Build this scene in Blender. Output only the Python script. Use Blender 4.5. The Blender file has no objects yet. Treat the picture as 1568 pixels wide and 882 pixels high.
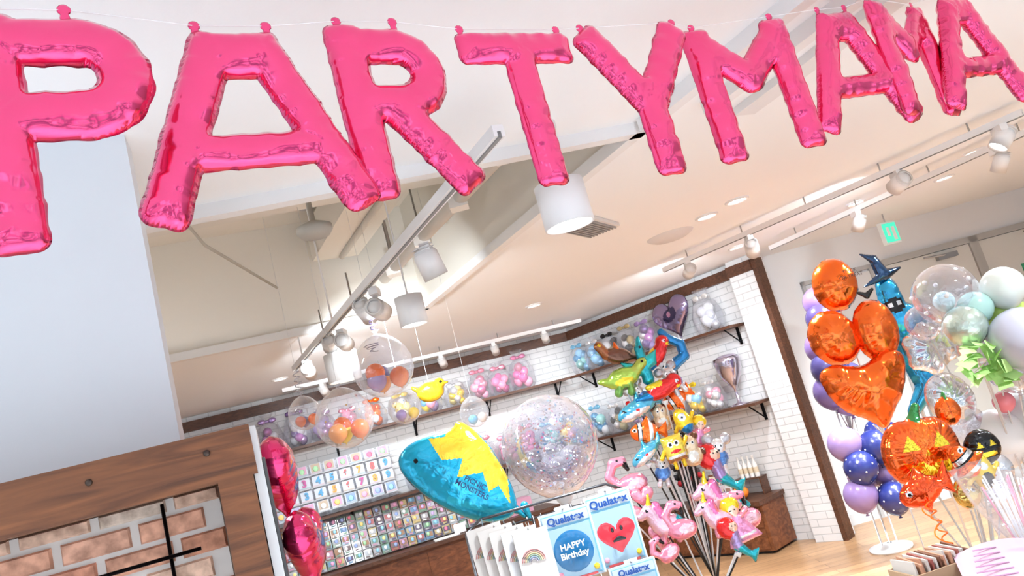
import bpy, math, random
import numpy as np
from mathutils import Matrix, Vector
random.seed(7)
SC=bpy.context.scene
try:
    SC.view_settings.view_transform='Standard'
except Exception: pass

# ---------------------------------------------------------------- camera
cp=math.radians(10.2); cr=math.radians(15.3)
F=Vector((0,math.cos(cp),math.sin(cp)));U=Vector((0,-math.sin(cp),math.cos(cp)));R_=Vector((1,0,0))
CX=R_*math.cos(cr)-U*math.sin(cr);CY=R_*math.sin(cr)+U*math.cos(cr)
cam=bpy.data.cameras.new('camera'); co=bpy.data.objects.new('camera',cam); SC.collection.objects.link(co)
cam.lens=26.4; cam.sensor_width=36; cam.clip_start=.05
m=Matrix((CX,CY,-F)).transposed().to_4x4(); m.translation=Vector((0,0,1.65)); co.matrix_world=m
SC.camera=co

# ---------------------------------------------------------------- materials
MATS={}
def newmat(name):
    m=bpy.data.materials.new(name); m.use_nodes=True
    nt=m.node_tree; nt.nodes.clear()
    o=nt.nodes.new('ShaderNodeOutputMaterial')
    MATS[name]=m
    return m,nt,nt.nodes,nt.links,o
def prin(name,rough=.5,metal=0,coat=0,bump=None,attr=True,col=None,spec=.5,vor=0,coatr=.05):
    m,nt,N,L,o=newmat(name)
    p=N.new('ShaderNodeBsdfPrincipled')
    p.inputs['Roughness'].default_value=rough; p.inputs['Metallic'].default_value=metal
    p.inputs['Coat Weight'].default_value=coat; p.inputs['Coat Roughness'].default_value=coatr
    p.inputs['Specular IOR Level'].default_value=spec
    if attr:
        a=N.new('ShaderNodeAttribute'); a.attribute_name='Col'; L.new(a.outputs['Color'],p.inputs['Base Color'])
    elif col: p.inputs['Base Color'].default_value=(*col,1)
    if bump:
        tc=N.new('ShaderNodeTexCoord'); n=N.new('ShaderNodeTexNoise'); n.inputs['Scale'].default_value=bump[0]
        n.inputs['Detail'].default_value=2; n.inputs['Distortion'].default_value=bump[2]
        b=N.new('ShaderNodeBump'); b.inputs['Strength'].default_value=bump[1]; b.inputs['Distance'].default_value=.01
        L.new(tc.outputs['Object'],n.inputs['Vector']); h=n.outputs['Fac']
        if vor:
            v=N.new('ShaderNodeTexVoronoi'); v.inputs['Scale'].default_value=vor
            mx=N.new('ShaderNodeVectorMath'); mx.operation='MULTIPLY_ADD'; mx.inputs[1].default_value=(.06,.06,.06)
            L.new(n.outputs['Color'],mx.inputs[0]); L.new(tc.outputs['Object'],mx.inputs[2]); L.new(mx.outputs[0],v.inputs['Vector'])
            ad=N.new('ShaderNodeMath'); ad.operation='MULTIPLY_ADD'; ad.inputs[1].default_value=.30; L.new(v.outputs['Distance'],ad.inputs[0]); L.new(h,ad.inputs[2]); h=ad.outputs[0]
        L.new(h,b.inputs['Height']); L.new(b.outputs[0],p.inputs['Normal'])
    L.new(p.outputs[0],o.inputs[0])
    return m
prin('foil',.15,.92,.7,(7,.34,1.0),vor=14,coatr=.04)
prin('foilsmall',.18,.6,.5,(25,.35,1))
prin('latex',.25,0,.3)
prin('paint',.55)
prin('matte',.85)
prin('paper',.6)
prin('metal',.28,.9)
prin('gloss',.12,0,.5)
prin('wallpaint',.8,bump=(60,.03,0))
# clear film
def clearmat(name,base,facing,tint=(1,1,1),metal=.5):
    m,nt,N,L,o=newmat(name)
    t=N.new('ShaderNodeBsdfTransparent'); t.inputs[0].default_value=(*tint,1)
    g=N.new('ShaderNodeBsdfPrincipled'); g.inputs['Base Color'].default_value=(.95,.97,1,1); g.inputs['Roughness'].default_value=.06
    g.inputs['Metallic'].default_value=metal
    lw=N.new('ShaderNodeLayerWeight'); lw.inputs[0].default_value=.35
    mr=N.new('ShaderNodeMapRange'); mr.inputs['To Min'].default_value=base; mr.inputs['To Max'].default_value=facing
    L.new(lw.outputs['Facing'],mr.inputs['Value'])
    mx=N.new('ShaderNodeMixShader'); L.new(mr.outputs[0],mx.inputs[0]); L.new(t.outputs[0],mx.inputs[1]); L.new(g.outputs[0],mx.inputs[2])
    tc=N.new('ShaderNodeTexCoord'); n=N.new('ShaderNodeTexNoise'); n.inputs['Scale'].default_value=9
    b=N.new('ShaderNodeBump'); b.inputs['Strength'].default_value=.35; b.inputs['Distance'].default_value=.02
    L.new(tc.outputs['Object'],n.inputs['Vector']); L.new(n.outputs['Fac'],b.inputs['Height']); L.new(b.outputs[0],g.inputs['Normal'])
    L.new(mx.outputs[0],o.inputs[0])
clearmat('clear',.08,.75,(.95,.95,.97))
clearmat('bubble',.14,.9,(.84,.83,.88),.85)
clearmat('film',.10,.55,(.96,.96,.98))
clearmat('silverfilm',.5,.95,metal=.95)
def emit(name,col,s):
    m,nt,N,L,o=newmat(name); e=N.new('ShaderNodeEmission'); e.inputs[0].default_value=(*col,1); e.inputs[1].default_value=s; L.new(e.outputs[0],o.inputs[0])
emit('lamp',(1,.98,.95),9); emit('exitglow',(.1,.85,.55),1.2)
def wood(name,c1,c2,sc=(1.2,14,14),rough=.45):
    m,nt,N,L,o=newmat(name)
    p=N.new('ShaderNodeBsdfPrincipled'); p.inputs['Roughness'].default_value=rough
    tc=N.new('ShaderNodeTexCoord'); mp=N.new('ShaderNodeMapping'); mp.inputs['Scale'].default_value=sc
    n=N.new('ShaderNodeTexNoise'); n.inputs['Scale'].default_value=2.2; n.inputs['Detail'].default_value=6; n.inputs['Distortion'].default_value=1.6
    r=N.new('ShaderNodeValToRGB'); r.color_ramp.elements[0].position=.3; r.color_ramp.elements[1].position=.72
    r.color_ramp.elements[0].color=(*c1,1); r.color_ramp.elements[1].color=(*c2,1)
    b=N.new('ShaderNodeBump'); b.inputs['Strength'].default_value=.2; b.inputs['Distance'].default_value=.01
    L.new(tc.outputs['Object'],mp.inputs[0]); L.new(mp.outputs[0],n.inputs['Vector']); L.new(n.outputs['Fac'],r.inputs[0]); L.new(r.outputs[0],p.inputs['Base Color'])
    L.new(n.outputs['Fac'],b.inputs['Height']); L.new(b.outputs[0],p.inputs['Normal']); L.new(p.outputs[0],o.inputs[0])
wood('beamwood',(.085,.028,.010),(.28,.10,.034))
wood('darkwood',(.05,.018,.008),(.13,.05,.025))
wood('cabwood',(.10,.028,.010),(.26,.09,.032),(1.2,9,9))
def brickmat(name,c1,c2,mortar,bw,rh,ms,strength,swap,offset=.5,rough=.7,noise=0):
    m,nt,N,L,o=newmat(name)
    p=N.new('ShaderNodeBsdfPrincipled'); p.inputs['Roughness'].default_value=rough
    tc=N.new('ShaderNodeTexCoord'); s=N.new('ShaderNodeSeparateXYZ'); c=N.new('ShaderNodeCombineXYZ')
    L.new(tc.outputs['Object'],s.inputs[0])
    if swap: L.new(s.outputs[0],c.inputs[0]); L.new(s.outputs[2],c.inputs[1])
    else: L.new(s.outputs[0],c.inputs[0]); L.new(s.outputs[1],c.inputs[1])
    bt=N.new('ShaderNodeTexBrick'); bt.inputs['Scale'].default_value=1; bt.inputs['Brick Width'].default_value=bw; bt.inputs['Row Height'].default_value=rh
    bt.inputs['Mortar Size'].default_value=ms; bt.inputs['Color1'].default_value=(*c1,1); bt.inputs['Color2'].default_value=(*c2,1); bt.inputs['Mortar'].default_value=(*mortar,1)
    bt.inputs['Mortar Smooth'].default_value=.2; bt.offset=offset
    L.new(c.outputs[0],bt.inputs['Vector'])
    if noise:
        mp=N.new('ShaderNodeMapping'); mp.inputs['Scale'].default_value=(2,22,1); L.new(c.outputs[0],mp.inputs[0])
        n=N.new('ShaderNodeTexNoise'); n.inputs['Scale'].default_value=1.5; n.inputs['Detail'].default_value=5; L.new(mp.outputs[0],n.inputs['Vector'])
        mx=N.new('ShaderNodeMix'); mx.data_type='RGBA'; mx.blend_type='MULTIPLY'; mx.inputs[0].default_value=noise
        L.new(bt.outputs['Color'],mx.inputs[6])
        hs=N.new('ShaderNodeRGBToBW'); L.new(n.outputs['Color'],hs.inputs[0]); ad=N.new('ShaderNodeMath'); ad.operation='ADD'; ad.inputs[1].default_value=.45; L.new(hs.outputs[0],ad.inputs[0]); L.new(ad.outputs[0],mx.inputs[7])
        L.new(mx.outputs[2],p.inputs['Base Color'])
    else: L.new(bt.outputs['Color'],p.inputs['Base Color'])
    b=N.new('ShaderNodeBump'); b.inputs['Strength'].default_value=strength; b.inputs['Distance'].default_value=.006; b.invert=True
    L.new(bt.outputs['Fac'],b.inputs['Height']); L.new(b.outputs[0],p.inputs['Normal']); L.new(p.outputs[0],o.inputs[0])
brickmat('whitebrick',(.74,.735,.73),(.69,.685,.685),(.53,.53,.53),.21,.065,.005,.6,True)
brickmat('floorwood',(.44,.25,.125),(.31,.17,.085),(.09,.04,.022),1.1,.11,.002,.2,False,.37,.32,.8)
brickmat('tile',(.76,.77,.78),(.72,.73,.74),(.4,.4,.4),.6,.6,.004,.2,False,0,.3)
# red brick (geometry carries the courses, material adds grain)
def rbrick():
    m,nt,N,L,o=newmat('redbrick')
    p=N.new('ShaderNodeBsdfPrincipled'); p.inputs['Roughness'].default_value=.85
    a=N.new('ShaderNodeAttribute'); a.attribute_name='Col'
    tc=N.new('ShaderNodeTexCoord'); n=N.new('ShaderNodeTexNoise'); n.inputs['Scale'].default_value=35; n.inputs['Detail'].default_value=6
    r=N.new('ShaderNodeValToRGB'); r.color_ramp.elements[0].position=.35; r.color_ramp.elements[0].color=(.6,.57,.55,1); r.color_ramp.elements[1].position=.65; r.color_ramp.elements[1].color=(1.15,1.15,1.15,1)
    mx=N.new('ShaderNodeMix'); mx.data_type='RGBA'; mx.blend_type='MULTIPLY'; mx.inputs[0].default_value=1
    L.new(tc.outputs['Object'],n.inputs['Vector']); L.new(n.outputs['Fac'],r.inputs[0]); L.new(a.outputs['Color'],mx.inputs[6]); L.new(r.outputs[0],mx.inputs[7]); L.new(mx.outputs[2],p.inputs['Base Color'])
    b=N.new('ShaderNodeBump'); b.inputs['Strength'].default_value=.5; b.inputs['Distance'].default_value=.006
    L.new(n.outputs['Fac'],b.inputs['Height']); L.new(b.outputs[0],p.inputs['Normal']); L.new(p.outputs[0],o.inputs[0])
rbrick()

# ---------------------------------------------------------------- mesh builder
I4=Matrix.Identity(4)
def Fr(x,y,z=0,deg=0): return Matrix.Translation((x,y,z))@Matrix.Rotation(math.radians(deg),4,'Z')
def RX(d): return Matrix.Rotation(math.radians(d),4,'X')
def RY(d): return Matrix.Rotation(math.radians(d),4,'Y')
def RZ(d): return Matrix.Rotation(math.radians(d),4,'Z')
def T(x,y,z): return Matrix.Translation((x,y,z))
class MB:
    def __init__(s,M=I4): s.v=[];s.f=[];s.c=[];s.m=[];s.s=[];s.M=M.copy();s.n=0
    def add(s,vs,fs,col,mat,smooth=True,M=None):
        A=np.array((s.M@M) if M is not None else s.M)
        v=np.asarray(vs,dtype=float); v=v@A[:3,:3].T+A[:3,3]
        s.v.append(v)
        if isinstance(col,list) and isinstance(col[0],(tuple,list)): s.c+=col
        else: s.c+=[tuple(col)]*len(fs)
        b=s.n
        s.f+=[tuple(i+b for i in f) for f in fs]; s.n+=len(v)
        s.m+=[mat]*len(fs); s.s+=[smooth]*len(fs)
    def box(s,c,d,col,mat='paint',M=None,bev=0):
        x,y,z=d[0]/2,d[1]/2,d[2]/2
        v=[(c[0]+i*x,c[1]+j*y,c[2]+k*z) for i in(-1,1) for j in(-1,1) for k in(-1,1)]
        f=[(0,1,3,2),(4,6,7,5),(0,4,5,1),(2,3,7,6),(0,2,6,4),(1,5,7,3)]
        s.add(v,f,col,mat,False,M)
    def lathe(s,c,prof,col,mat='paint',seg=20,M=None,smooth=True,wob=0,ripple=0):
        v=[];f=[]
        for k,(r,z) in enumerate(prof):
            for i in range(seg):
                a=2*math.pi*i/seg; q=r*(1+(ripple if i%2 else 0)+wob*math.sin(3*a+z*40))
                v.append((c[0]+q*math.cos(a),c[1]+q*math.sin(a),c[2]+z))
        for k in range(len(prof)-1):
            for i in range(seg):
                j=(i+1)%seg; f.append((k*seg+i,k*seg+j,(k+1)*seg+j,(k+1)*seg+i))
        s.add(v,f,col,mat,smooth,M)
    def ball(s,c,r,col,mat='paint',seg=16,M=None):
        if not isinstance(r,(tuple,list)): r=(r,r,r)
        n=seg//2; v=[];f=[]
        for k in range(n+1):
            t=math.pi*k/n
            for i in range(seg):
                a=2*math.pi*i/seg; v.append((c[0]+r[0]*math.sin(t)*math.cos(a),c[1]+r[1]*math.sin(t)*math.sin(a),c[2]-r[2]*math.cos(t)))
        for k in range(n):
            for i in range(seg):
                j=(i+1)%seg; f.append((k*seg+i,k*seg+j,(k+1)*seg+j,(k+1)*seg+i))
        s.add(v,f,col,mat,True,M)
    def balloon(s,c,r,col,mat='latex',seg=24,M=None,up=1):
        # teardrop latex balloon with neck and knot hanging below
        prof=[]
        for k in range(15):
            t=math.pi*k/14; z=-math.cos(t); rr=math.sin(t)
            if z<0: rr*=1-.18*(-z)**2; z*=1.12
            prof.append((r*rr,r*z*up))
        s.lathe(c,prof,col,mat,seg,M)
        s.lathe(c,[(r*.10,-r*1.08*up),(r*.05,-r*1.15*up),(r*.12,-r*1.24*up),(0,-r*1.24*up)],col,mat,10,M)
    def tube(s,pts,r,col,mat='paint',seg=8,M=None,r1=None):
        P=[Vector(p) for p in pts]; v=[];f=[]; n=len(P)
        for k,p in enumerate(P):
            d=(P[min(k+1,n-1)]-P[max(k-1,0)])
            d=d.normalized() if d.length>1e-9 else Vector((0,0,1))
            a=Vector((0,0,1)) if abs(d.z)<.9 else Vector((1,0,0))
            e=d.cross(a).normalized(); g=d.cross(e)
            q=r if r1 is None else r+(r1-r)*k/(n-1)
            for i in range(seg):
                t=2*math.pi*i/seg; v.append(tuple(p+e*(q*math.cos(t))+g*(q*math.sin(t))))
        for k in range(n-1):
            for i in range(seg):
                j=(i+1)%seg; f.append((k*seg+i,k*seg+j,(k+1)*seg+j,(k+1)*seg+i))
        f.append(tuple(range(seg))); f.append(tuple((n-1)*seg+i for i in range(seg)))
        s.add(v,f,col,mat,True,M)
    def build(s,name,parent=None):
        V=np.concatenate(s.v); lo=V.min(0); hi=V.max(0)
        o=np.array([(lo[0]+hi[0])/2,(lo[1]+hi[1])/2,lo[2]]); 
        if s.M!=I4 and name.startswith(('wall_','brick_','wood_frame','display_shelf')): o=None
        if name.startswith('floor'): o=np.zeros(3)
        me=bpy.data.meshes.new(name)
        if o is None:
            Mi=np.array(s.M.inverted()); V=V@Mi[:3,:3].T+Mi[:3,3]
        else: V=V-o
        me.from_pydata(V.tolist(),[],s.f)
        names=sorted(set(s.m)); idx={n:i for i,n in enumerate(names)}
        for n in names: me.materials.append(MATS[n])
        me.polygons.foreach_set('material_index',[idx[n] for n in s.m])
        me.polygons.foreach_set('use_smooth',s.s)
        at=me.color_attributes.new('Col','FLOAT_COLOR','CORNER')
        cnt=[len(f) for f in s.f]
        C=np.repeat(np.array([(*c[:3],1) for c in s.c],dtype=np.float32),cnt,axis=0)
        at.data.foreach_set('color',C.ravel())
        me.update()
        ob=bpy.data.objects.new(name,me); SC.collection.objects.link(ob)
        if o is None: ob.matrix_world=s.M
        else: ob.location=o.tolist()
        if parent: 
            ob.parent=parent; ob.matrix_parent_inverse=Matrix.Translation(-parent.location)
        return ob
FM={}
def fontmat(col):
    k=tuple(col)
    if k not in FM:
        m=bpy.data.materials.new('ink'); m.use_nodes=True; b=m.node_tree.nodes['Principled BSDF']; b.inputs['Base Color'].default_value=(*col,1); b.inputs['Roughness'].default_value=.5; FM[k]=m
    return FM[k]
def text(body,size,M,col,parent,ext=.0005,bold=0):
    c=bpy.data.curves.new('lettering','FONT'); c.body=body; c.size=size; c.align_x='CENTER'; c.align_y='CENTER'; c.extrude=ext; c.offset=bold
    c.materials.append(fontmat(col)); o=bpy.data.objects.new('lettering',c); SC.collection.objects.link(o)
    o.parent=parent; o.matrix_parent_inverse=parent.matrix_basis.inverted() 
    o.matrix_basis=M@RX(90)
    return o

# ---------------------------------------------------------------- inflated foil shapes
def chaikin(P,n=2):
    for _ in range(n):
        Q=[]
        for i in range(len(P)):
            a=P[i];b=P[(i+1)%len(P)]
            Q.append((a[0]*.75+b[0]*.25,a[1]*.75+b[1]*.25)); Q.append((a[0]*.25+b[0]*.75,a[1]*.25+b[1]*.75))
        P=Q
    return P
def sd(p,X,Y):
    t=p[0]
    if t=='c': return np.hypot(X-p[1],Y-p[2])-p[3]
    if t=='e':
        a=math.radians(p[5]) if len(p)>5 else 0
        x=(X-p[1])*math.cos(a)+(Y-p[2])*math.sin(a); y=-(X-p[1])*math.sin(a)+(Y-p[2])*math.cos(a)
        k=np.hypot(x/p[3],y/p[4]); g=np.hypot(x/p[3]**2,y/p[4]**2)+1e-9
        return np.where(k<.3,-(1-k)*min(p[3],p[4]),k*(k-1)/g)
    if t=='s':
        ax,ay,bx,by,r=p[1:6]; r2=p[6] if len(p)>6 else r
        dx,dy=bx-ax,by-ay; h=np.clip(((X-ax)*dx+(Y-ay)*dy)/(dx*dx+dy*dy+1e-12),0,1)
        return np.hypot(X-ax-dx*h,Y-ay-dy*h)-(r+(r2-r)*h)
    if t=='b':
        ax,ay,bx,by,r=p[1:6]; L=math.hypot(bx-ax,by-ay); ux,uy=(bx-ax)/L,(by-ay)/L
        cx,cy=(ax+bx)/2,(ay+by)/2; u=(X-cx)*ux+(Y-cy)*uy; v=-(X-cx)*uy+(Y-cy)*ux; q=r*.45
        qx=np.abs(u)-L/2+q; qy=np.abs(v)-r+q
        return np.hypot(np.maximum(qx,0),np.maximum(qy,0))+np.minimum(np.maximum(qx,qy),0)-q
    if t=='a':   # half ring opening to -x : centre, radius, tube
        cx,cy,rad,r=p[1:5]; x=X-cx;y=Y-cy
        ring=np.abs(np.hypot(x,y)-rad)-r
        cap=np.minimum(np.hypot(x,y-rad),np.hypot(x,y+rad))-r
        return np.where(x>0,ring,cap)
    if t=='p':
        P=np.array(p[1]); d=np.full(X.shape,1e9); ins=np.zeros(X.shape,bool)
        for i in range(len(P)):
            ax,ay=P[i];bx,by=P[(i+1)%len(P)]; dx,dy=bx-ax,by-ay
            h=np.clip(((X-ax)*dx+(Y-ay)*dy)/(dx*dx+dy*dy+1e-12),0,1)
            d=np.minimum(d,np.hypot(X-ax-dx*h,Y-ay-dy*h))
            c=((ay>Y)!=(by>Y))&(X<(bx-ax)*(Y-ay)/((by-ay) if by!=ay else 1e-9)+ax); ins^=c
        return np.where(ins,-d,d)
def foil(mb,parts,col,M=I4,scale=1,n=44,k=.85,wr=.12,fl=.012,over=(),mat='foil',freq=42,blend=.02,seed=0,back=None,ridge=False):
    """parts: primitives, (prim[,colour]) ; over: (prim,colour) painted on the film"""
    prims=[q[0] if isinstance(q[0],tuple) else q for q in parts]
    pc=[q[1] if isinstance(q[0],tuple) and len(q)>1 else col for q in parts]
    g=np.linspace(-2,2,81); GX,GY=np.meshgrid(g,g)
    D=np.min([sd(q,GX,GY) for q in prims],axis=0); ok=D<.06
    x0,x1=GX[ok].min()-.06,GX[ok].max()+.06; y0,y1=GY[ok].min()-.06,GY[ok].max()+.06
    dx=max(x1-x0,y1-y0)/n
    X,Y=np.meshgrid(np.arange(x0,x1+dx,dx),np.arange(y0,y1+dx,dx))
    ds=[sd(q,X,Y) for q in prims]; d=ds[0].copy()
    for e in ds[1:]:
        h=np.clip(.5+.5*(e-d)/blend,0,1); d=e*(1-h)+d*h-blend*h*(1-h)
    ins=d<0; mx=-d.min()
    phi=np.zeros_like(d); it=int(min(1500,1.3*(mx/dx)**2+40))
    for _ in range(it):
        q=np.zeros_like(phi); q[1:-1,1:-1]=(phi[:-2,1:-1]+phi[2:,1:-1]+phi[1:-1,:-2]+phi[1:-1,2:]+dx*dx)/4
        phi=np.where(ins,q,0)
    good=d<-1.2*dx; G=np.where(good,phi/np.maximum(-d,1e-6),0); W=good.astype(float)
    for _ in range(4):
        a=np.zeros_like(G);b=np.zeros_like(G)
        for sx,sy in((1,0),(-1,0),(0,1),(0,-1),(1,1),(-1,-1),(1,-1),(-1,1)):
            a+=np.roll(G*W,(sx,sy),(0,1)); b+=np.roll(W,(sx,sy),(0,1))
        new=(W==0)&(b>0); G=np.where(new,a/np.maximum(b,1e-9),G); W=np.where(new,1,W)
    ph=np.where(ins,np.maximum(-d,0)*np.maximum(G,1e-5),0)
    gy,gx=np.gradient(d,dx); gl=np.hypot(gx,gy)+1e-9; gx/=gl;gy/=gl
    bx=X-d*gx; by=Y-d*gy; s=seed*1.7
    if ridge:
        rg=lambda t:1-2*np.abs(np.sin(t))
        nz=(rg(.5*freq*(bx+by)+s)*np.sin(5*bx+s)+rg(.5*freq*1.35*(bx-by)+1.3+s)*np.cos(6*by+s)+rg(freq*.7*by-s)*(.6+.4*np.sin(9*by))+rg(freq*.55*bx+2*s)*.7)/2.3
        warp=.005*(np.sin(13*Y+7*X+s)+np.sin(17*X-11*Y+2*s))
    else:
        nz=(np.sin(freq*(bx+by)+s)+np.sin(freq*1.6*(bx-by)+1.3+s)+np.sin(freq*1.15*bx+2*s)+np.sin(freq*.9*by-s)+.8*np.sin(freq*2.3*(bx*.3+by)+s))/4
        warp=0
    h=k*np.sqrt(2*ph)*(1+wr*1.6*nz*np.exp(-np.maximum(-d,0)/(.42*mx)))
    h=np.maximum(h+warp*(ph>0)*np.minimum(1,-d/(.5*mx)),.0)
    out=~ins; off=fl*(1+.5*nz)
    PX=np.where(out,X-(d-off)*gx,X); PY=np.where(out,Y-(d-off)*gy,Y); h=np.where(out,0,h)
    c4=ins[:-1,:-1]|ins[1:,:-1]|ins[:-1,1:]|ins[1:,1:]
    R,C=d.shape; used=np.zeros((R,C),bool); used[:-1,:-1]|=c4; used[1:,:-1]|=c4; used[:-1,1:]|=c4; used[1:,1:]|=c4
    idf=-np.ones((R,C),int); ids=np.argwhere(used); idf[used]=np.arange(len(ids))
    vf=np.stack([PX[used],-h[used],PY[used]],1)*scale
    nb=used&ins; idb=idf.copy(); idb[nb]=len(ids)+np.arange(nb.sum())
    vb=np.stack([PX[nb],h[nb],PY[nb]],1)*scale
    cells=np.argwhere(c4)
    faces=[];cols=[]
    if len(prims)>1 or over:
        cxs=(X[:-1,:-1]+X[1:,1:])/2; cys=(Y[:-1,:-1]+Y[1:,1:])/2
        am=np.argmin(np.array([sd(q,cxs,cys) for q in prims]),axis=0)
        ov=[(sd(q,cxs,cys)<0,c) for q,c in over]
    for i,j in cells:
        faces.append((idf[i,j],idf[i,j+1],idf[i+1,j+1],idf[i+1,j]))
        c=col
        if len(prims)>1 or over:
            c=pc[am[i,j]]
            for o_,cc in ov:
                if o_[i,j]: c=cc
        cols.append(c)
        faces.append((idb[i,j],idb[i+1,j],idb[i+1,j+1],idb[i,j+1])); cols.append(back or c)
    mb.add(np.concatenate([vf,vb]) if len(vb) else vf,[tuple(int(a) for a in f) for f in faces],cols,mat,True,M)
def heartpoly(w=1):
    P=[]
    for i in range(48):
        t=2*math.pi*i/48; P.append((w*.5*math.sin(t)**3, w*(.40*math.cos(t)-.16*math.cos(2*t)-.06*math.cos(3*t)-.03*math.cos(4*t))))
    return P
HEART=('p',heartpoly())
def starpoly(n=5,r0=.5,r1=.25): return [((r0 if i%2==0 else r1)*math.sin(math.pi*i/n),(r0 if i%2==0 else r1)*math.cos(math.pi*i/n)) for i in range(2*n)]
STAR=('p',chaikin(starpoly(),2))

# colours (linear)
PINK=(.88,.06,.22); WHITE=(.80,.80,.80); BLACK=(.012,.012,.014); CREAM=(.78,.74,.66)
ORANGE=(.95,.16,.01); BLUE=(.01,.22,.55); TEAL=(.01,.42,.50); YEL=(.95,.68,.03); RED=(.75,.02,.02); PURP=(.20,.12,.32); LILAC=(.40,.28,.56)
LPINK=(.90,.36,.48); MINT=(.42,.82,.72); LIME=(.42,.66,.10); SILV=(.75,.76,.8); NAVY=(.02,.03,.16); GREEN=(.05,.35,.1); SKY=(.25,.6,.85); BROWN=(.16,.06,.03)
CEIL=2.6
# ================================================================= ROOM
mb=MB(); mb.add([(-7,1.9,0),(8,1.9,0),(8,11,0),(-7,11,0)],[(0,1,2,3)],WHITE,'floorwood',False)
fl=mb.build('floor')
mb=MB(); mb.add([(-7,-2,0),(8,-2,0),(8,1.9,0),(-7,1.9,0)],[(0,1,2,3)],WHITE,'tile',False); mb.build('floor_bounce')  # unseen floor, pale tile added to bounce neutral light onto the ceiling
A=(-4.1,1.62);B=(.60,2.66);C=(-.60,4.95);D=(-3.64,3.92)
mb=MB(); O=[(-7,-2),(8,-2),(8,11),(-7,11)]; z=CEIL; zt=3.3
mb.add([(*q,z) for q in O]+[(*q,z) for q in (A,B,C,D)]+[(*q,zt) for q in (A,B,C,D)],
 [(0,1,5,4),(1,2,6,5),(2,3,7,6),(3,0,4,7),(4,5,9,8),(5,6,10,9),(6,7,11,10),(7,4,8,11),(8,9,10,11)],
 [(.92,.94,.95)]*4+[(.82,.78,.70)]*5,'wallpaint',False)
mb.build('ceiling')
mb=MB()
def lip(a,b,w=.05,h=.05,zz=CEIL-.02,col=(.85,.85,.84)):
    a=Vector((*a,zz));b=Vector((*b,zz)); d=b-a; an=math.degrees(math.atan2(d.y,d.x))
    mb.box((d.length/2,0,0),(d.length+w,w,h),col,'paint',Fr(a.x,a.y,zz,an))
lip(A,B);lip(B,C);lip(C,D);lip(D,A)
mb.build('trim_1')
MA=Fr(.487,8.8,0,18); MBm=Fr(.487,8.8,0,-47.2)
mb=MB(MA); mb.box((-2.9,.05,1.3),(5.8,.1,2.6),WHITE,'whitebrick'); mb.build('wall_back')
mb=MB(MBm); mb.box((1.30,.05,1.3),(2.6,.1,2.6),WHITE,'whitebrick'); mb.box((2.47,-.06,1.3),(.26,.12,2.6),WHITE,'whitebrick'); mb.build('wall_side')
mb=MB(MA); mb.box((-2.9,-.03,2.50),(5.8,.06,.10),WHITE,'darkwood'); mb.build('trim_2')
mb=MB(MBm); mb.box((1.30,-.035,2.50),(2.6,.07,.10),WHITE,'darkwood'); mb.box((2.62,-.06,1.275),(.045,.13,2.55),WHITE,'darkwood'); mb.box((2.47,-.135,2.50),(.26,.03,.10),WHITE,'darkwood'); mb.build('trim_3')
MD=Fr(2.30,7.25,0,3)
mb=MB(MD); mb.box((2.9,.05,1.3),(5.8,.1,2.6),(.74,.74,.74),'wallpaint'); mb.build('wall_door')
mb=MB(); mb.box((8.05,4.5,1.3),(.1,13,2.6),(.78,.78,.77),'wallpaint'); mb.build('wall_right')
mb=MB(Fr(-5,7.0,0,75)); mb.box((-4.0,.05,1.3),(8,.1,2.6),(.78,.78,.77),'wallpaint'); mb.build('wall_left')
for i,(x0,x1) in enumerate(((1.22,2.10),(2.2,3.2))):
    mb=MB(MD); w=x1-x0; c=(x0+x1)/2
    mb.box((c,-.016,1.1),(w,.024,2.2),(.66,.66,.62),'paint')
    for dx in(-w/2-.03,w/2+.03): mb.box((c+dx,-.024,1.13),(.05,.045,2.26),(.42,.42,.40),'paint')
    mb.box((c,-.024,2.235),(w+.11,.045,.06),(.42,.42,.40),'paint')
    mb.box((c+w*.2,-.06,2.14),(.2,.05,.05),(.35,.35,.35),'metal'); mb.tube([(c+w*.2,-.07,2.15),(c-w*.1,-.13,2.17)],.01,(.3,.3,.3),'metal')
    mb.tube([(c-w*.4,-.03,1.0),(c-w*.4,-.06,1.0),(c-w*.3,-.06,1.0)],.01,(.5,.5,.5),'metal')
    if i==1:
        mb.box((2.62,-.036,1.82),(.2,.012,.12),(.02,.30,.16),'paint'); mb.box((2.62,-.044,1.82),(.06,.006,.07),(.8,.9,.85),'paint')
    mb.build('door_%d'%(i+1))
mb=MB(MD)
mb.box((.75,-.012,1.1),(.66,.02,2.2),(.66,.66,.65),'paint'); mb.box((.41,-.02,1.13),(.03,.04,2.26),(.42,.42,.42),'paint'); mb.box((1.09,-.02,1.13),(.03,.04,2.26),(.42,.42,.42),'paint'); mb.box((.75,-.02,2.24),(.71,.04,.04),(.42,.42,.42),'paint')
mb.build('trim_4')
mb=MB(MD); mb.box((.2,-.01,.05),(.38,.02,.1),(.6,.6,.6)); mb.box((4.5,-.01,.05),(2.4,.02,.1),(.6,.6,.6)); mb.build('baseboard_door')

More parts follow.
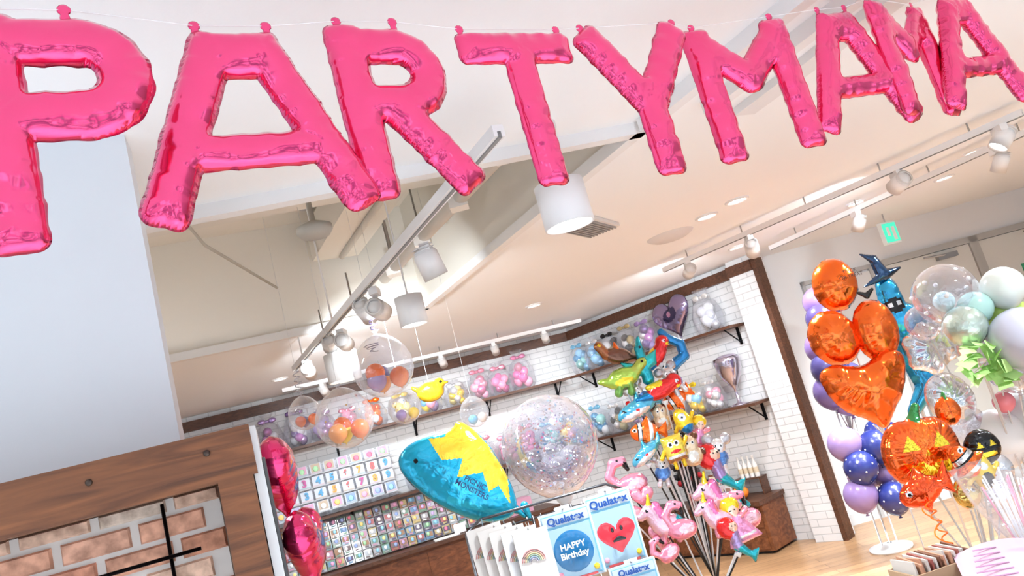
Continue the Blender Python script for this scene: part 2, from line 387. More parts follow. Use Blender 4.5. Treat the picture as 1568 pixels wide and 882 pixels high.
# recess services
mb=MB()
def dirbox(a,b,w,h,zz,col,mat='paint'):
    d=Vector((b[0]-a[0],b[1]-a[1])); an=math.degrees(math.atan2(d.y,d.x)); mb.box((d.length/2,0,0),(d.length,w,h),col,mat,Fr(a[0],a[1],zz,an))
dirbox((-3.5,2.2),(.1,3.0),.22,.16,3.15,(.74,.70,.62))
dirbox((-3.3,2.9),(-.1,3.7),.10,.10,3.0,(.78,.75,.68))
dirbox((-.25,3.2),(-1.05,4.7),.30,.22,3.1,(.76,.72,.64))
mb.build('ceiling_air_duct')
mb=MB()
mb.tube([(.28,2.75,2.78),(-.78,4.72,2.78)],.035,(.8,.78,.74),'paint',12)
mb.tube([(.05,2.7,2.98),(-1.0,4.66,2.98)],.02,(.75,.72,.66),'paint',8)
mb.tube([(-3.3,2.05,2.9),(-1.2,2.55,2.95),(.1,2.8,2.9)],.012,(.5,.48,.42),'paint',6)
mb.tube([(-1.4,2.55,3.3),(-1.35,3.4,2.85),(-1.4,4.5,2.85)],.008,(.5,.48,.42),'paint',6)
for t in(.15,.4,.65,.9):
    x=.28-1.06*t;y=2.75+1.97*t; mb.tube([(x,y,2.78),(x,y,3.3)],.006,(.6,.6,.6),'metal',6); mb.box((x,y,2.78),(.09,.09,.09),(.8,.78,.74))
mb.build('ceiling_pipe')
mb=MB()
for (a,b) in (((.62,2.62),(1.75,.55)),((.86,2.62),(1.95,.62))):
    dirbox(a,b,.05,.05,CEIL-.025,(.84,.84,.84))
dirbox((1.05,2.8),(1.6,1.6),.10,.03,CEIL-.015,(.8,.8,.8))
mb.build('ceiling_rail')
mb=MB(); mb.lathe((-.73,3.0,2.64),[(.0,-.02),(.06,-.02),(.075,.0),(.075,.02),(.03,.04),(.012,.05),(.012,.66)],(.45,.43,.38)); mb.build('smoke_detector')
mb=MB(Fr(.51,4.04,CEIL-.012,62)); mb.box((0,0,0),(.36,.20,.02),(.78,.78,.77))
for i in range(9): mb.box((0,-.08+i*.02,-.014),(.32,.008,.012),(.35,.35,.35))
mb.build('air_vent')
mb=MB(); mb.lathe((1.11,4.92,CEIL-.02),[(0,-.01),(.11,-.01),(.15,.01),(.16,.02)],(.7,.7,.7)); mb.build('ceiling_diffuser')
mb=MB(Fr(-.95,1.25,CEIL-.012,30)); mb.box((0,0,0),(.12,.12,.02),(.5,.5,.48)); 
for i in range(5): mb.box((0,-.04+i*.02,-.012),(.1,.008,.008),(.3,.3,.3))
mb.build('speaker_grille')

# ================================================================= LIGHTS
LC=(.86,.935,1)
def area(name,loc,size,power,target=None,parent=None,col=LC,spread=160):
    l=bpy.data.lights.new(name,'AREA'); l.shape='DISK'; l.size=size; l.energy=power; l.color=col; l.spread=math.radians(spread)
    o=bpy.data.objects.new(name,l); SC.collection.objects.link(o); o.location=loc
    if target is not None:
        o.rotation_euler=(Vector(target)-Vector(loc)).to_track_quat('-Z','Y').to_euler()
    if parent: o.parent=parent; o.matrix_parent_inverse=Matrix.Translation(-parent.location)
    return o
def downlight(x,y,p=36,r=.055):
    mb=MB(); mb.lathe((x,y,CEIL),[(r*1.35,0),(r*1.35,-.008),(r*1.05,-.012),(r,.0)],(.85,.85,.85),seg=24); mb.lathe((x,y,CEIL-.004),[(0,0),(r,0)],WHITE,'lamp',24)
    o=mb.build('recessed_downlight'); area('bulb',(x,y,CEIL-.03),r*1.8,p,(x,y,0),o,spread=120)
for x,y in ((1.30,4.63),(1.44,4.41),(2.69,5.63),(3.20,4.90),(3.37,5.60),(3.6,3.2),(2.6,2.6)): downlight(x,y)
for x,y in ((.14,6.35),(-2.2,6.6),(1.9,6.2)): downlight(x,y,22)
for x,y in ((2.2,1.0),(-1.6,.4),(.3,-.8),(1.0,.2),(-.6,-.4),(2.4,-.6)): downlight(x,y,22)  # extra downlights added out of view, for fill and foil highlights
def pendant(x,y,zc,r,h,top,p=18,up=0):
    mb=MB(); zb=zc-h/2
    mb.lathe((x,y,zb),[(r*.9,.03),(r*.92,0),(r,0),(r,h),(r*.2,h),(r*.06,h+.02),(r*.06,top-zb)],(.86,.86,.86),seg=32)
    mb.lathe((x,y,zb+.03),[(0,0),(r*.9,0)],WHITE,'lamp',24)
    mb.lathe((x,y,top),[(.05,0),(.05,-.02),(0,-.02)],(.8,.8,.8))
    o=mb.build('pendant_cylinder_lamp'); area('bulb',(x,y,zb-.01),r*1.5,p,(x,y,0),o,spread=130)
pendant(.24,2.42,2.31,.084,.15,CEIL); pendant(-.45,3.22,2.25,.062,.13,3.3); pendant(-1.10,4.45,2.26,.10,.17,3.3)
def fill_batten(x,y,deg,L,p):  # made-up fill lamp, added to brighten the ceiling recess
    M=Fr(x,y,3.22,deg); mb=MB(M); mb.box((0,0,.02),(L,.09,.05),(.8,.8,.8)); mb.tube([(-L/2+.02,0,-.025),(L/2-.02,0,-.025)],.013,WHITE,'lamp',10)
    for s_ in(-1,1): mb.box((s_*(L/2-.01),0,-.015),(.02,.04,.05),(.8,.8,.8))
    o=mb.build('recess_fill_lamp'); l=bpy.data.lights.new('tube','AREA'); l.shape='RECTANGLE'; l.size=L; l.size_y=.05; l.energy=p; l.color=(.97,.98,1)
    q=bpy.data.objects.new('tube',l); SC.collection.objects.link(q); q.matrix_basis=M@T(0,0,-.045); q.parent=o; q.matrix_parent_inverse=Matrix.Translation(-o.location)
fill_batten(-2.6,2.75,13,1.0,26); fill_batten(-.35,2.95,13,.5,11)
def track(a,b,z,top,name='ceiling_track'):
    global mb
    mb=MB(); dirbox(a,b,.035,.035,z,(.82,.82,.82)); dirbox(a,b,.012,.02,z-.012,(.25,.25,.25))
    n=5
    for i in range(n):
        t=(i+.5)/n; x=a[0]+(b[0]-a[0])*t; y=a[1]+(b[1]-a[1])*t; mb.tube([(x,y,z),(x,y,top)],.005,(.7,.7,.7),'metal',6)
    return mb.build(name)
track((.08,1.99),(-1.64,5.27),2.45,CEIL)
track((1.2,5.9),(2.83,3.85),2.53,CEIL)
track((2.2,6.3),(3.6,3.6),2.53,CEIL)
track((-2.3,6.9),(.6,7.8),2.53,CEIL)
def spot(x,y,z,target,r=.045,h=.12,top=2.45,p=6.5):
    d=(Vector(target)-Vector((x,y,z))).normalized(); Q=T(x,y,z)@d.to_track_quat('-Z','Y').to_matrix().to_4x4()
    mb=MB(); mb.lathe((0,0,0),[(r*.85,-h/2+.02),(r,-h/2),(r,h*.25),(r*.6,h/2),(0,h/2)],(.85,.85,.85),seg=24,M=Q)
    mb.lathe((0,0,-h/2+.02),[(0,0),(r*.85,0)],WHITE,'lamp',20,M=Q)
    for i in range(3): mb.lathe((0,0,h*.3+i*.012),[(r*.75,0),(r*.95,.003),(r*.75,.006)],(.8,.8,.8),seg=20,M=Q)
    mb.tube([(x,y,z),(x,y,top-.03)],.009,(.85,.85,.85),'paint',8); mb.box((x,y,top-.035),(.04,.09,.035),(.85,.85,.85),'paint',None)
    o=mb.build('track_spotlight'); L=Vector((x,y,z))+d*(h/2+.01); area('bulb',L,r*1.5,p,target,o,spread=100)
spot(-.29,2.9,2.36,(.2,3.4,0),.05,.13); spot(-.62,3.4,2.33,(0,8,1.8)); spot(-.72,3.6,2.38,(-.2,7,.5)); spot(-1.0,4.2,2.36,(-1,8.3,1.8)); spot(-1.12,4.35,2.4,(-2,8,1.5)); spot(-1.45,4.95,2.36,(-1.8,8.2,1.5))
spot(1.72,5.28,2.42,(2.2,7.3,1.2),.05,.12,2.53,4); spot(2.4,4.42,2.44,(1.6,7.6,1.6),.05,.12,2.53); spot(2.75,3.95,2.44,(1.6,4.1,1.3),.05,.12,2.53,10); spot(1.35,5.72,2.44,(1.2,8,2.0),.045,.12,2.53)
for t in (.12,.3,.5,.68,.86): 
    x=-2.3+2.9*t;y=6.9+.9*t; spot(x,y,2.44,(x+.1,y+1.2,1.5),.04,.1,2.53,2.8)
for x,y in ((2.6,5.5),(3.1,4.55),(3.4,4.0)): spot(x,y,2.42,(x-.6,y+1,0.8),.045,.12,2.53,5)
mb=MB(Fr(3.34,6.6,0,20)); mb.box((0,0,2.42),(.17,.04,.20),(.8,.85,.82)); mb.box((0,-.022,2.42),(.15,.006,.17),WHITE,'exitglow'); mb.box((.03,-.026,2.41),(.035,.004,.12),(.9,.95,.92)); mb.box((-.03,-.026,2.43),(.03,.004,.08),(.9,.95,.92)); mb.tube([(0,0,2.5),(0,0,CEIL)],.006,(.6,.6,.6)); mb.build('exit_sign')
# open shop front: noise-patterned world light added for fill and reflection contrast
W=bpy.data.worlds.new('world'); SC.world=W; W.use_nodes=True; N=W.node_tree.nodes; L=W.node_tree.links; bg=N['Background']
tc=N.new('ShaderNodeTexCoord'); mp=N.new('ShaderNodeMapping'); mp.inputs['Scale'].default_value=(2.6,2.6,7); ns=N.new('ShaderNodeTexNoise'); ns.inputs['Scale'].default_value=2.2; ns.inputs['Detail'].default_value=3
rp=N.new('ShaderNodeValToRGB'); rp.color_ramp.elements[0].position=.46; rp.color_ramp.elements[0].color=(.12,.14,.19,1); rp.color_ramp.elements[1].position=.58; rp.color_ramp.elements[1].color=(.88,.94,1,1)
L.new(tc.outputs['Generated'],mp.inputs[0]); L.new(mp.outputs[0],ns.inputs['Vector']); L.new(ns.outputs['Fac'],rp.inputs[0]); L.new(rp.outputs[0],bg.inputs[0]); bg.inputs[1].default_value=2.5

# ================================================================= LEFT BRICK COUNTER
ML=Fr(-.63,1.6,0,20)
mb=MB(ML)
mb.box((-.45,.09,1.752),(.92,.20,.105),WHITE,'beamwood')
mb.box((-.035,.06,.85),(.07,.14,1.70),WHITE,'beamwood')
for x in (-.08,-.30): mb.lathe((0,0,0),[(0,.004),(.006,.004),(.007,0)],(.08,.06,.05),'metal',10,T(x,-.011,1.765)@RX(90))
mb.build('wood_frame')
mb=MB(ML); mb.box((-.53,.13,.849),(.9,.06,1.698),(.62,.58,.54),'matte')
rh=.050; y=0.004; row=0
while y<1.69:
    x=-.98+(0 if row%2 else .075)
    while x<-.09:
        w=.14; x1=min(x+w,-.075); 
        if x1-x>.03:
            c=random.choice([(.62,.28,.18),(.66,.36,.25),(.56,.26,.16),(.68,.45,.33),(.64,.52,.42),(.64,.33,.22)])
            a0=x+.005; a1=x1-.005; z0=y+.004+random.uniform(-.001,.001); z1=min(y+rh-.004,1.699); yf=.09+random.uniform(-.002,.002); bv=.004
            v=[(a0,.1,z0),(a1,.1,z0),(a1,.1,z1),(a0,.1,z1),(a0+bv,yf,z0+bv),(a1-bv,yf,z0+bv),(a1-bv,yf,z1-bv),(a0+bv,yf,z1-bv)]
            mb.add(v,[(4,5,6,7),(0,1,5,4),(1,2,6,5),(2,3,7,6),(3,0,4,7)],c,'redbrick',False)
        x+=w+.006
    y+=rh+.002; row+=1
mb.build('brick_counter')
mb=MB(ML); 
mb.box((-.945,.20+.05,2.205),(1.6,.1,.79),(.70,.73,.76),'paint'); mb.build('wall_column')
mb=MB(ML)
mb.tube([(-.19,.072,.9),(-.19,.072,1.69)],.004,BLACK,'metal'); mb.tube([(-.95,.066,1.58),(-.13,.066,1.58)],.004,BLACK,'metal'); mb.tube([(-.45,.072,.9),(-.45,.072,1.53)],.003,BLACK,'metal')
mb.build('wire_grid_rack')
mb=MB(ML); mb.box((.012,.10,.9),(.02,.18,1.80),(.82,.82,.82)); mb.box((.026,.11,.88),(.006,.16,1.7),(.1,.1,.1),'metal'); mb.build('display_panel')
mb=MB()
for (x,y,z,s,sd_,dg) in ((-.670,1.86,1.70,.22,1,106),(-.640,1.86,1.52,.21,2,98)):
    foil(mb,[HEART],(.80,.03,.17),Fr(x,y,z,dg),s,60,1.0,.16,over=(),seed=sd_,freq=25,ridge=True)
mb.tube([(-.65,1.86,1.45),(-.65,1.86,.0)],.004,WHITE)
mb.build('heart_foil_balloon')

# ================================================================= BANNER
Rr=.098
def letA(w): return [('b',.05,-.0,.44,.97,Rr),('b',w,-.0,w-.39,.97,Rr),('b',.37,.86,w-.32,.86,.12),('s',.27,.34,w-.22,.34,Rr*.85)]
LET={
'P':[('b',.12,.0,.12,1.0,Rr),('s',.12,.88,.42,.88,Rr),('a',.42,.715,.165,Rr),('s',.12,.55,.42,.55,Rr)],
'A':letA(1.02),'A2':letA(.95),
'R':[('b',.12,.0,.12,1.0,Rr),('s',.12,.88,.38,.88,Rr),('a',.38,.705,.17,Rr),('s',.12,.535,.38,.535,Rr),('b',.28,.56,.66,.02,Rr)],
'T':[('b',-.02,.90,.76,.90,Rr),('b',.37,.0,.37,.95,Rr)],
'Y':[('b',.03,1.0,.36,.47,Rr),('b',.72,1.0,.38,.47,Rr),('b',.37,.0,.37,.56,Rr)],
'M':[('b',.12,0,.12,1.0,Rr),('b',.76,0,.76,1.0,Rr),('s',.14,.88,.44,.58,Rr),('s',.74,.88,.44,.58,Rr)],
}
par=bpy.data.objects.new('foil_letter_banner',None); SC.collection.objects.link(par); par.location=(0,0,0)
spec=[('P',-.545,.98,2.218,28,.355,.35),('A',-.348,1.165,2.250,28,.335,.53),('R',-.10,1.32,2.27,28,.345,.38),('T',.14,1.46,2.265,28,.34,.37),('Y',.41,1.60,2.268,22,.355,.37),('M',.71,1.78,2.295,14,.35,.44),('A2',1.03,1.91,2.325,20,.335,.50),('M',1.245,2.00,2.335,34,.34,.44),('A2',1.455,2.07,2.34,22,.335,.50)]
tops=[]
for i,(ch,x,y,z,an,H,cx) in enumerate(spec):
    mb=MB(); M=Fr(x,y,z,an)
    sc=H
    Mx=M@T(-cx*sc,0,-.5*sc)
    foil(mb,LET[ch],PINK,Mx,sc,150,.80,.20,.013,freq=38,blend=.015,seed=i+1,ridge=True)
    tb={'P':[.12,.4],'A':[.36,.71],'A2':[.36,.64],'R':[.1,.42],'T':[.02,.70],'Y':[.03,.72],'M':[.12,.76]}[ch]
    for q in tb:
        p=Mx@Vector((q*sc,0,1.0*sc)); tops.append(p)
        foil(mb,[('e',0,0.1,.42,.42),('s',0,0,0,-.6,.18,.3)],PINK,Mx@T(q*sc,0,1.025*sc),.020,18,.25,.1,.05,seed=i)
    mb.build('letter_'+ch[0].lower(),par)
mb=MB(); mb.tube([(-1.3,.75,2.415)]+[tuple(p+Vector((0,0,.011))) for p in tops]+[(2.6,2.5,2.58)],.001,(.9,.9,.9),'paint',5); mb.build('string',par)

# ================================================================= SHELVES & GOODS
def shelf(name,M,x0,x1,z,dp=.28):
    mb=MB(M); mb.box(((x0+x1)/2,-dp/2,z-.0125),(x1-x0,dp,.025),WHITE,'darkwood')
    n=max(2,int((x1-x0)/.8)+1)
    for i in range(n):
        x=x0+.1+(x1-x0-.2)*i/(n-1); mb.box((x,-.008,z-.1),(.025,.016,.18),BLACK,'metal'); mb.tube([(x,-.01,z-.17),(x,-dp*.8,z-.028)],.007,BLACK,'metal',6)
    mb.build(name)
shelf('display_shelf',MA,-4.6,-.22,2.03); shelf('display_shelf',MBm,.12,2.28,2.03); shelf('display_shelf',MBm,.12,2.28,1.30); shelf('display_shelf',MA,-4.6,-.22,1.30)
def gift(mb,x,y,z,h,w,cols,ribbon,n=None):
    mb.lathe((x,y,z),[(w*.5,0),(w*.62,h*.1),(w*.68,h*.4),(w*.5,h*.68),(w*.12,h*.8),(w*.10,h*.83),(w*.35,h*1.0)],WHITE,'film',16,ripple=.09)
    mb.ball((x,y,z+h*.81),(w*.2,w*.2,w*.10),ribbon,'foilsmall',10)
    for sx in(-1,1): mb.ball((x+sx*w*.26,y-.03,z+h*.82),(w*.2,w*.06,w*.13),ribbon,'foilsmall',10)
    k=n or random.randint(8,11)
    for i in range(k):
        a=i*2.4; rr=w*.32*(.4+.6*random.random()); r=w*random.uniform(.19,.29); c=random.choice(cols)
        mb.balloon((x+rr*math.cos(a),y+rr*math.sin(a)*.7,z+r*1.25+(h*.48)*(i/k)),r,c,random.choice(['latex','foilsmall']),12)
def goods(name,M,items):
    mb=MB(M)
    for (x,y,z,h,w,cols,rib) in items: gift(mb,x,y,z,h,w,cols,rib)
    return mb.build(name)
PP=[(.85,.28,.42),(.85,.38,.5),(.65,.12,.32),(.8,.22,.42)]; BB=[(.12,.42,.7),(.3,.6,.85),WHITE,(.3,.65,.6)]; BW=[WHITE,BLACK,(.6,.6,.62),(.45,.40,.22)]; LP=[LILAC,(.55,.22,.55),SILV,PURP]; YY=[YEL,(.9,.75,.25),WHITE]; MX=[YEL,(.15,.45,.75),LPINK,LILAC,ORANGE]; OO=[ORANGE,YEL,WHITE,ORANGE]
goods('balloon_gift_bags',MA,[(-4.3,-.145,2.03,.38,.20,PP,LPINK),(-4.0,-.145,2.03,.34,.20,LP,LPINK),(-3.72,-.145,2.03,.36,.20,PP,LPINK),(-3.45,-.145,2.03,.40,.20,LP,LILAC),(-3.18,-.145,2.03,.42,.20,LP,PURP),(-2.92,-.145,2.03,.34,.2,LP,LILAC),(-2.66,-.145,2.03,.3,.2,PP,LPINK),(-2.4,-.145,2.03,.34,.2,OO,ORANGE),(-2.1,-.145,2.03,.32,.2,YY,YEL),(-1.8,-.145,2.03,.3,.2,MX,YEL),(-1.5,-.145,2.03,.28,.2,YY,SILV),(-1.22,-.145,2.03,.38,.20,PP,LPINK),(-.98,-.145,2.03,.36,.2,PP,LPINK),(-.72,-.145,2.03,.44,.20,PP,(.8,.3,.5))])
goods('balloon_gift_bags',MA,[(-2.1,-.145,1.30,.34,.2,MX,YEL),(-1.85,-.145,1.30,.34,.2,BB,SKY),(-1.6,-.145,1.30,.38,.2,YY,YEL),(-1.35,-.145,1.30,.4,.2,MX,LPINK),(-1.1,-.145,1.3,.34,.2,PP,LPINK),(-.85,-.145,1.3,.4,.2,PP,LPINK),(-.6,-.145,1.3,.36,.2,BB,SKY),(-.36,-.145,1.3,.36,.2,MX,SKY)])
goods('balloon_gift_bags',MBm,[(.24,-.145,2.03,.38,.2,BB,SKY),(.48,-.145,2.03,.36,.2,BB,WHITE),(.72,-.145,2.03,.38,.2,BW,BLACK),(.98,-.145,2.03,.40,.20,[(.45,.35,.15),BLACK,WHITE],(.5,.4,.2)),(1.22,-.145,2.03,.38,.20,LP,LILAC),(2.0,-.145,2.03,.42,.205,[SILV,WHITE,(.6,.62,.68)],WHITE)])
goods('balloon_gift_bags',MBm,[(.25,-.145,1.30,.40,.20,BB,SKY),(.52,-.145,1.30,.36,.20,BW,WHITE),(.8,-.145,1.30,.34,.20,MX,RED),(1.08,-.145,1.30,.36,.20,BB,SKY),(1.33,-.145,1.3,.38,.20,MX,YEL),(1.57,-.145,1.3,.36,.20,[YEL,SKY,WHITE],YEL),(1.79,-.145,1.3,.34,.17,[WHITE,LPINK],WHITE)])
mb=MB(MBm); foil(mb,[HEART],(.34,.27,.45),T(1.62,-.16,2.30)@RY(-8),.46,48,.6,.12,over=[(('e',.02,.02,.2,.14,20),(.05,.04,.12)),(('c',.0,.04,.06),(.6,.3,.5))]); mb.tube([(1.62,-.16,2.045),(1.62,-.16,2.14)],.006,WHITE); mb.lathe((1.62,-.16,2.03),[(0,0),(.06,0),(.05,.015),(0,.02)],WHITE); mb.build('heart_foil_balloon')
mb=MB(MBm); mb.lathe((2.05,-.15,1.30),[(0,.0),(.09,.0),(.085,.012),(.015,.03),(.014,.16),(.05,.21),(.10,.29),(.13,.42),(.125,.46),(.0,.47)],(.50,.45,.54),'foil',24); mb.ball((2.05,-.15,1.74),(.13,.1,.05),(.6,.5,.62),'foilsmall'); mb.build('wine_glass_balloon')
mb=MB(MBm); mb.box((1.30,-.225,.45),(1.64,.44,.04),WHITE,'darkwood'); mb.box((1.30,-.20,.225),(1.60,.38,.40),WHITE,'cabwood'); mb.box((1.3,-.19,.02),(1.5,.34,.04),BLACK)
for i in range(3):
    for j in range(2): mb.box((.78+i*.52,-.395,.13+j*.19),(.49,.012,.17),WHITE,'cabwood'); mb.ball((.78+i*.52,-.41,.13+j*.19),.012,(.2,.2,.2),'metal',8)
mb.build('wood_cabinet')
def pumpkin(mb,c,r,col=(.85,.22,.02),face=False):
    v=[];f=[];S=40;N=14
    for k in range(N+1):
        t=math.pi*k/N
        for i in range(S):
            a=2*math.pi*i/S; q=r*math.sin(t)*(1+.09*abs(math.cos(4*a))-.05); v.append((c[0]+q*math.cos(a),c[1]+q*math.sin(a),c[2]-r*.8*math.cos(t)))
    for k in range(N):
        for i in range(S): j=(i+1)%S; f.append((k*S+i,k*S+j,(k+1)*S+j,(k+1)*S+i))
    mb.add(v,f,col,'gloss'); mb.tube([(c[0],c[1],c[2]+r*.7),(c[0]+r*.1,c[1],c[2]+r*1.15)],r*.12,GREEN)
mb=MB(MBm)
pumpkin(mb,(1.85,-.28,.47+.062),.075); pumpkin(mb,(1.42,-.30,.47+.045),.055)
mb.build('halloween_pumpkin')
mb=MB(MBm)
for i in range(4):
    x=1.80+i*.055; mb.lathe((x,-.1,.47+.16),[(.022,0),(.024,.11),(.01,.15),(.01,.19),(.014,.2),(0,.2)],(.75,.72,.68),'gloss',12)
    mb.lathe((x,-.1,.47+.20),[(.0245,0),(.0245,.05)],(.6,.5,.35),'paper',12)
mb.box((1.87,-.1,.47+.155),(.30,.12,.012),WHITE,'darkwood'); mb.box((1.73,-.1,.47+.075),(.012,.12,.15),WHITE,'darkwood'); mb.box((2.01,-.1,.47+.075),(.012,.12,.15),WHITE,'darkwood')
mb.build('bottle_display_stand')
mb=MB(MBm)
for (x,z,w,h,c) in ((1.52,.60,.14,.22,(.75,.68,.55)),(1.64,.545,.10,.12,(.7,.7,.7))):
    mb.box((x,-.14,z),(w,.02,h),BROWN,'paint'); mb.box((x,-.155,z),(w*.82,.012,h*.85),c,'paper'); mb.box((x,-.163,z),(w*.5,.006,h*.4),(.35,.2,.15),'paper'); mb.box((x,-.12,z-h/2+.005),(w*.6,.08,.01),BROWN)
mb.build('picture_frame')
mb=MB(MBm)
mb.lathe((1.25,-.2,.47),[(0,0),(.04,0),(.055,.1),(.0,.1)],(.3,.05,.05))
for i in range(60):
    a=i*2.4; q=.15*math.sqrt(i/60); h=.66+.34*random.random(); x=1.25+q*math.cos(a);y=-.2+q*math.sin(a)*.6
    mb.tube([(1.25,-.2,.55),(x,y,h)],.003,BLACK,'matte',4)
    mb.ball((x,y,h+.02),(.03,.02,.03),random.choice([BLACK,BLACK,(.35,.01,.02),(.08,.05,.05)]),'matte',8)
mb.build('dried_flower_bouquet')

# card racks on wall A
mb=MB(MA)
mb.box((-2.95,-.06,1.56),(1.25,.012,.50),(.85,.85,.86),'film'); 
cols=[(.85,.2,.3),(.9,.6,.2),(.3,.6,.8),(.85,.4,.6),(.4,.7,.4),(.55,.4,.7),(.9,.8,.3),(.3,.4,.7)]
nums=[]
for r in range(4):
    zc=1.40+r*.125
    mb.box((-2.95,-.10-.02*(3-r),zc-.055),(1.3,.03,.008),(.6,.62,.64),'gloss')
    for i in range(9):
        x=-3.5+i*.138; M=T(x,-.11-.02*(3-r),zc)@RX(-12)
        mb.box((0,0,0),(.115,.006,.11),(.55,.58,.63),'paper',M)
        mb.box((0,-.006,-.04),(.11,.003,.012),random.choice([(.4,.5,.55),(.5,.45,.4),(.6,.5,.55)]),'gloss',M)
        if r in (1,2): nums.append((x,-.125-.02*(3-r),zc,str((i+1)%10),random.choice([(.1,.35,.6),(.8,.15,.15),(.9,.4,.1),(.5,.1,.3)])))
        else:
            c=random.choice([(.65,.35,.5),(.45,.4,.6),(.4,.4,.5),(.25,.35,.5),(.5,.4,.3)]); mb.box((0,-.005,.01),(.09,.004,.08),c,'paper',M); mb.ball((0,-.008,0),(.03,.006,.03),random.choice(cols+[WHITE]),'paint',8,M)
o=mb.build('birthday_card_rack')
for x,y,z,t,c in nums: text(t,.095,MA@T(x,y,z+.005),c,o,bold=.004)
mb=MB(MA)
dark=[(.15,.28,.42),(.42,.14,.14),(.5,.28,.38),(.18,.3,.22),(.52,.42,.2),(.12,.1,.16),(.34,.2,.12),(.4,.4,.42),(.2,.36,.42),(.18,.14,.14),(.45,.47,.5)]
for r in range(5):
    zc=.84+r*.092
    mb.box((-2.5,-.16-.025*(4-r),zc-.044),(2.3,.03,.006),(.5,.52,.54),'gloss')
    for i in range(25):
        w_=.078; M=T(-3.58+i*.09,-.17-.025*(4-r),zc+random.uniform(-.004,.004))@RX(-12)@RY(random.uniform(-3,3)); mb.box((0,0,0),(w_,.006,.086),random.choice([(.42,.43,.47),(.4,.44,.48),(.5,.5,.5)]+dark),'gloss',M)
        mb.box((0,-.005,.008),(w_*.85,.004,.045),random.choice(dark),'paper',M); mb.box((random.uniform(-.01,.01),-.008,-.028),(.04,.004,.014),random.choice(dark+[WHITE]),'paper',M)
        mb.ball((random.uniform(-.015,.015),-.008,.01),(.018,.004,.02),random.choice(cols+[WHITE,WHITE]),'paint',8,M)
mb.build('party_goods_rack')
mb=MB(MA); mb.box((-2.6,-.28,.76),(3.6,.5,.035),WHITE,'darkwood'); mb.box((-2.6,-.24,.37),(3.5,.44,.74),WHITE,'cabwood')
for i in range(5): mb.box((-4.0+i*.7,-.465,.38),(.66,.012,.66),WHITE,'cabwood')
mb.build('display_counter')
mb=MB(MA)
mb.box((-2.0,-.42,.785),(.26,.12,.012),(.85,.85,.82),'paper'); mb.box((-1.85,-.40,.83),(.12,.01,.09),(.85,.85,.85),'paper',RX(0)); mb.box((-1.2,-.3,.855),(.3,.2,.15),(.6,.3,.4),'paper')
mb.build('price_card')

# ================================================================= HANGING CLEAR BALLOONS
def hang(x,y,z,r,inner,top,ribbon=None,conf=0):
    mb=MB()
    mb.balloon((x,y,z),r,WHITE,'clear',32,up=-1)
    for i,c in enumerate(inner):
        a=i*2.1; rr=r*.32; mb.balloon((x+r*.45*math.cos(a),y+r*.45*math.sin(a),z-r*.42+ (r*.25 if i>3 else 0)),rr,c,'latex',14)
    for i in range(conf):
        u=random.uniform(-1,1);a=random.uniform(0,6.28);q=math.sqrt(1-u*u); n=Vector((q*math.cos(a),q*math.sin(a),u))
        Q=T(x+n.x*r*.97,y+n.y*r*.97,z+n.z*r*.97)@n.to_track_quat('Z','Y').to_matrix().to_4x4(); s=random.uniform(.003,.006)
        mb.add([(s*math.cos(t),s*math.sin(t),0) for t in (0,1.05,2.1,3.14,4.19,5.24)],[(0,1,2,3,4,5)],random.choice([SILV,LPINK,SKY,LILAC,WHITE,YEL]),'foilsmall',False,Q)
    mb.tube([(x,y,z+r*1.2),(x,y,top)],.0008,(.8,.8,.8),'paint',4)
    if ribbon:
        pts=[(x+.02*math.cos(t*1.3),y+.02*math.sin(t*1.3),z+r*1.25+t*.006) for t in range(0,22)]
        mb.tube(pts,.003,ribbon,'gloss',5)
        mb.tube([(p[0]-.03+.02*math.sin(i),p[1],p[2]-.10-i*.004) for i,p in enumerate(pts)],.002,ribbon,'gloss',5)
    mb.build('hanging_bubble_balloon')
hang(-.70,3.6,2.09,.147,[ORANGE,(.9,.35,.1),LILAC,YEL,PURP,ORANGE],3.3,(.1,.08,.18))
hang(-.91,3.5,1.89,.135,[ORANGE,YEL,(.9,.35,.1),SILV,ORANGE],3.3,None,30)
hang(-.68,3.8,1.89,.085,[YEL,WHITE,LILAC],3.3,None,20)
hang(-1.21,3.9,2.0,.085,[ORANGE,PURP,(.8,.2,.1)],3.3,(.5,.5,.55))
hang(-.42,4.6,1.80,.09,[WHITE,SKY],3.3)
mb=MB(); M=Fr(-.59,4.2,1.96,10)
foil(mb,[('e',0,0,.5,.36),('c',.38,.22,.2),('s',-.4,.1,-.62,.3,.1,.05),('s',.5,.2,.68,.2,.06,.03)],YEL,M,.15,36,.85,over=[(('c',.44,.26,.05),BLACK)],mat='foilsmall'); mb.tube([(-.59,4.2,2.01),(-.59,4.2,3.3)],.0008,WHITE,'paint',4); mb.build('duck_foil_balloon')

# ================================================================= CENTRE DISPLAY
mb=MB(); c=(-.018,3.0,1.555); r=.19
mb.balloon(c,r,WHITE,'bubble',48)
for i in range(1300):
    u=random.uniform(-1,1);a=random.uniform(0,6.28);q=math.sqrt(1-u*u); n=Vector((q*math.cos(a),q*math.sin(a),u)); rr=r*.975*(1-.05*max(0,-u))
    tl=Vector((random.gauss(0,.35),random.gauss(0,.35),random.gauss(0,.35)))
    Q=T(c[0]+n.x*rr,c[1]+n.y*rr,c[2]+n.z*rr)@(n+tl).to_track_quat('Z','Y').to_matrix().to_4x4(); s=random.choice([.002,.003,.004,.005])
    mb.add([(s*math.cos(t),s*math.sin(t),0) for t in (0,1.05,2.1,3.14,4.19,5.24)],[(0,1,2,3,4,5)],random.choice([SILV,(.8,.12,.3),(.1,.4,.8),(.4,.15,.6),WHITE,(.8,.3,.1),(.1,.6,.5),(.55,.45,.5),(.35,.35,.4)]),'foilsmall',False,Q)
